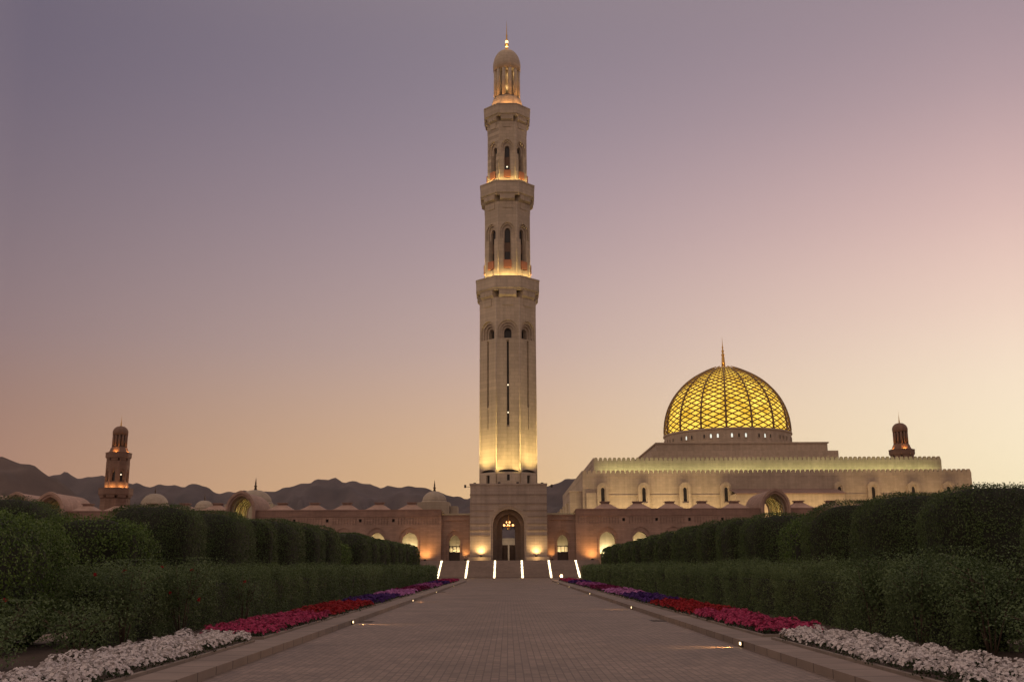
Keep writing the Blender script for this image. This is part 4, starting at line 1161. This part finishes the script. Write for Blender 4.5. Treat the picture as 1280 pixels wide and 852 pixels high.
def bush(x, y, h, w, nl, label, blooms=(), col='red', group=None, Ls=.052, stems=7, seed=0, name='rose_bush'):
    t = thing(name, label, 'bush', (x, y, .09), 0, group)
    r = np.random.default_rng(seed + 100); nl = int(nl*1.5)
    st_ = MB(); tips = []
    for i in range(stems):
        an = r.uniform(0, 2*pi); d = r.uniform(.3, 1)*w*.5; z = h*r.uniform(.7, 1.0)
        p0 = Vector((.06*cos(an), .06*sin(an), 0)); p1 = Vector((d*.45*cos(an), d*.45*sin(an), z*.5)); p2 = Vector((d*cos(an), d*sin(an), z))
        st_.tube(p0, p1, .014, .011, 5); st_.tube(p1, p2, .011, .006, 5)
        tips += [p1.lerp(p2, .35), p1.lerp(p2, .7), p2, p1]
        for j in range(3):
            a2 = an + r.uniform(-1.5, 1.5); q = p1.lerp(p2, r.uniform(0, .9)); e = q + Vector((cos(a2)*w*.22, sin(a2)*w*.22, h*r.uniform(.02, .2)))
            st_.tube(q, e, .007, .004, 4); tips.append(e)
    st_.build('stems', M['twig'], t)
    tp = np.array([tuple(v) for v in tips]); k = r.integers(0, len(tp), nl)
    P = tp[k] + r.normal(0, 1, (nl, 3))*np.array([.13, .13, .12])*(w/.9)**.5
    P[:, 2] = np.clip(P[:, 2], .06, h*1.08)
    nn = unit(P - np.array([0, 0, h*.3])) + np.array([0, 0, .5])
    quads_mesh('foliage', leaf_verts(P, nn, Ls, Ls*.6, .8), nl, 4, M['leaf_rose'], t)
    for i, (bx, by, bz) in enumerate(blooms):
        P = np.array([[bx, by, bz]]) + r.normal(0, .012, (9, 3)); dd = r.normal(0, .6, (9, 3)) + np.array([0, -.5, .7])
        V, nf = bloom_verts(P, dd, .024, .5)
        quads_mesh('bloom', V, nf, 4, FM[col], t)
    return t
GR = 'loose rose bushes beside the beds'
bush(-7.1, 22.6, 1.5, 1.3, 2600, 'leafy rose bush with scattered red blooms behind the far tip of the left white bed', [(.3, -.5, 1.35), (-.35, -.45, 1.42), (.45, -.4, .75), (-.1, -.6, .9)], group=GR, seed=1)
bush(-7.25, 19.6, 1.45, 1.4, 2600, 'rose bush with two red blooms and a yellow one behind the left white bed', [(-.4, -.5, 1.3), (.15, -.55, 1.36)], group=GR, seed=2)
bush(-8.6, 17.6, 1.15, 1.4, 2300, 'dark green rose bush close under the nearest loose bush on the left', [(.3, -.5, .9)], group=GR, seed=3)
bush(-7.0, 17.0, .85, 1.2, 1500, 'low sparse green bush between the left white bed and the nearest loose bush', group=GR, seed=4)
bush(-7.4, 15.0, .9, 1.3, 1500, 'low straggly bush at the left picture edge behind the white bed', group=GR, seed=5)
bush(-8.7, 15.4, 1.05, 1.3, 1700, 'upright leafy bush at the far left edge of the picture', group=GR, seed=6)
bush(-6.7, 13.2, .75, 1.0, 1200, 'lowest small bush at the bottom left corner beside the white bed', group=GR, seed=7)
bush(-6.95, 27.3, 1.2, .7, 700, 'single rose stem with one red bloom behind the left pink bed', [(.0, -.2, 1.05)], group=GR, seed=8)
bush(7.4, 21.6, 1.62, 1.5, 3000, 'airy grey-green rose bush merging into the low hedge on the right', [(.2, -.5, 1.2)], group=GR, seed=11)
bush(7.35, 19.0, 1.6, 1.6, 3200, 'rounded rose bush behind the far tip of the right white bed', group=GR, seed=12)
bush(7.5, 16.6, 1.55, 1.6, 3200, 'dark loose rose bush behind the middle of the right white bed', group=GR, seed=13)
bush(7.9, 14.6, 1.45, 1.6, 3000, 'thin leafy rose bush at the right picture edge', group=GR, seed=14)
bush(7.0, 14.0, .9, 1.1, 1500, 'low sprawling bush at the bottom right behind the white bed', group=GR, seed=15)

# ================================================================== LIGHTS ALONG THE KERB
near = {28.3: 'pink', 45.9: 'indigo', 60.8: 'lilac', 75: 'maroon', 92: 'purple', 19.9: 'white', 37.2: 'red', 55.9: 'lilac', 74.7: 'maroon'}
for s, sd, ys_ in ((-1, 'left', (28.3, 45.9, 60.8, 80)), (1, 'right', (19.9, 37.2, 55.9, 74.7, 91))):
    for y in ys_:
        nm = min(BEDS, key=lambda b: abs((b[0] + b[1])/2 - y))[3].split(',')[0]
        t = thing('kerb_light', 'small square kerb light by the %s flowers on the %s' % (nm, sd), 'kerb light', (s*4.3, y, 0), 0, 'lights along the kerb')
        b = MB(); b.box(-.03, .03, -.13, .13, .012, .115); b.build('housing', M['iron'], t)
        xa, xb = sorted((-s*.031, -s*.038))
        MB().box(xa, xb, -.06, .06, .04, .09).build('lens', M['kerb_glow'], t)
        lamp('beam', 'SPOT', (-s*.06, 0, .07), 130 if s > 0 else 120, (1, .52, .18), t, .02, (-s*1.6, 0, -.06), radians(62), .8)
bl = thing('bollard_lamp', 'bright round bollard lamp glowing beside the foot of the steps on the right', 'bollard', (5.3, 105.6, .0))
MB().lathe([(.1, 0), (.1, .38), (.08, .40)], 12).build('post', M['bronze'], bl)
MB().lathe([(.08, .40), (.13, .45), (.13, .62), (.06, .68)], 12).build('lamp', glow('bollard_glass', (1, .62, .3), 8), bl)
MB().lathe([(.16, .681), (.12, .72), (.02, .75)], 12).build('cap', M['bronze'], bl)
lamp('glow', 'POINT', (-.5, -.5, .55), 30, (1, .5, .18), bl, .15)
for s, sd, ys_ in ((-1, 'left', (29.6, 63.5)), (1, 'right', (29.4,))):
    for y in ys_:
        t = thing('drain_grate', 'dark drain grate in the gutter by the %s bed on the %s' % ('pink' if y < 40 else 'lilac', sd), 'drain', (s*4.08, y, .004), 0, 'gutter drains')
        g = MB(); g.box(-.2, .2, -.34, .34, 0, .004)
        g.build('frame', M['iron'], t)
        g = MB()
        for i in range(7): g.box(-.16, .16, -.29 + .09*i, -.25 + .09*i, .0045, .012)
        g.build('bars', M['bronze'], t)

# ================================================================== EVENING HAZE
m, nt, b = new_mat('haze_air'); nt.nodes.remove(b)
v = N(nt, 'ShaderNodeVolumePrincipled'); v.inputs['Color'].default_value = (.86, .80, .80, 1); v.inputs['Density'].default_value = .00004
nt.links.new(v.outputs[0], nt.nodes['Material Output'].inputs['Volume'])
o = MB().box(-4600, 4600, -600, 5000, -4.5, 430).build('haze', m); o['kind'] = 'stuff'
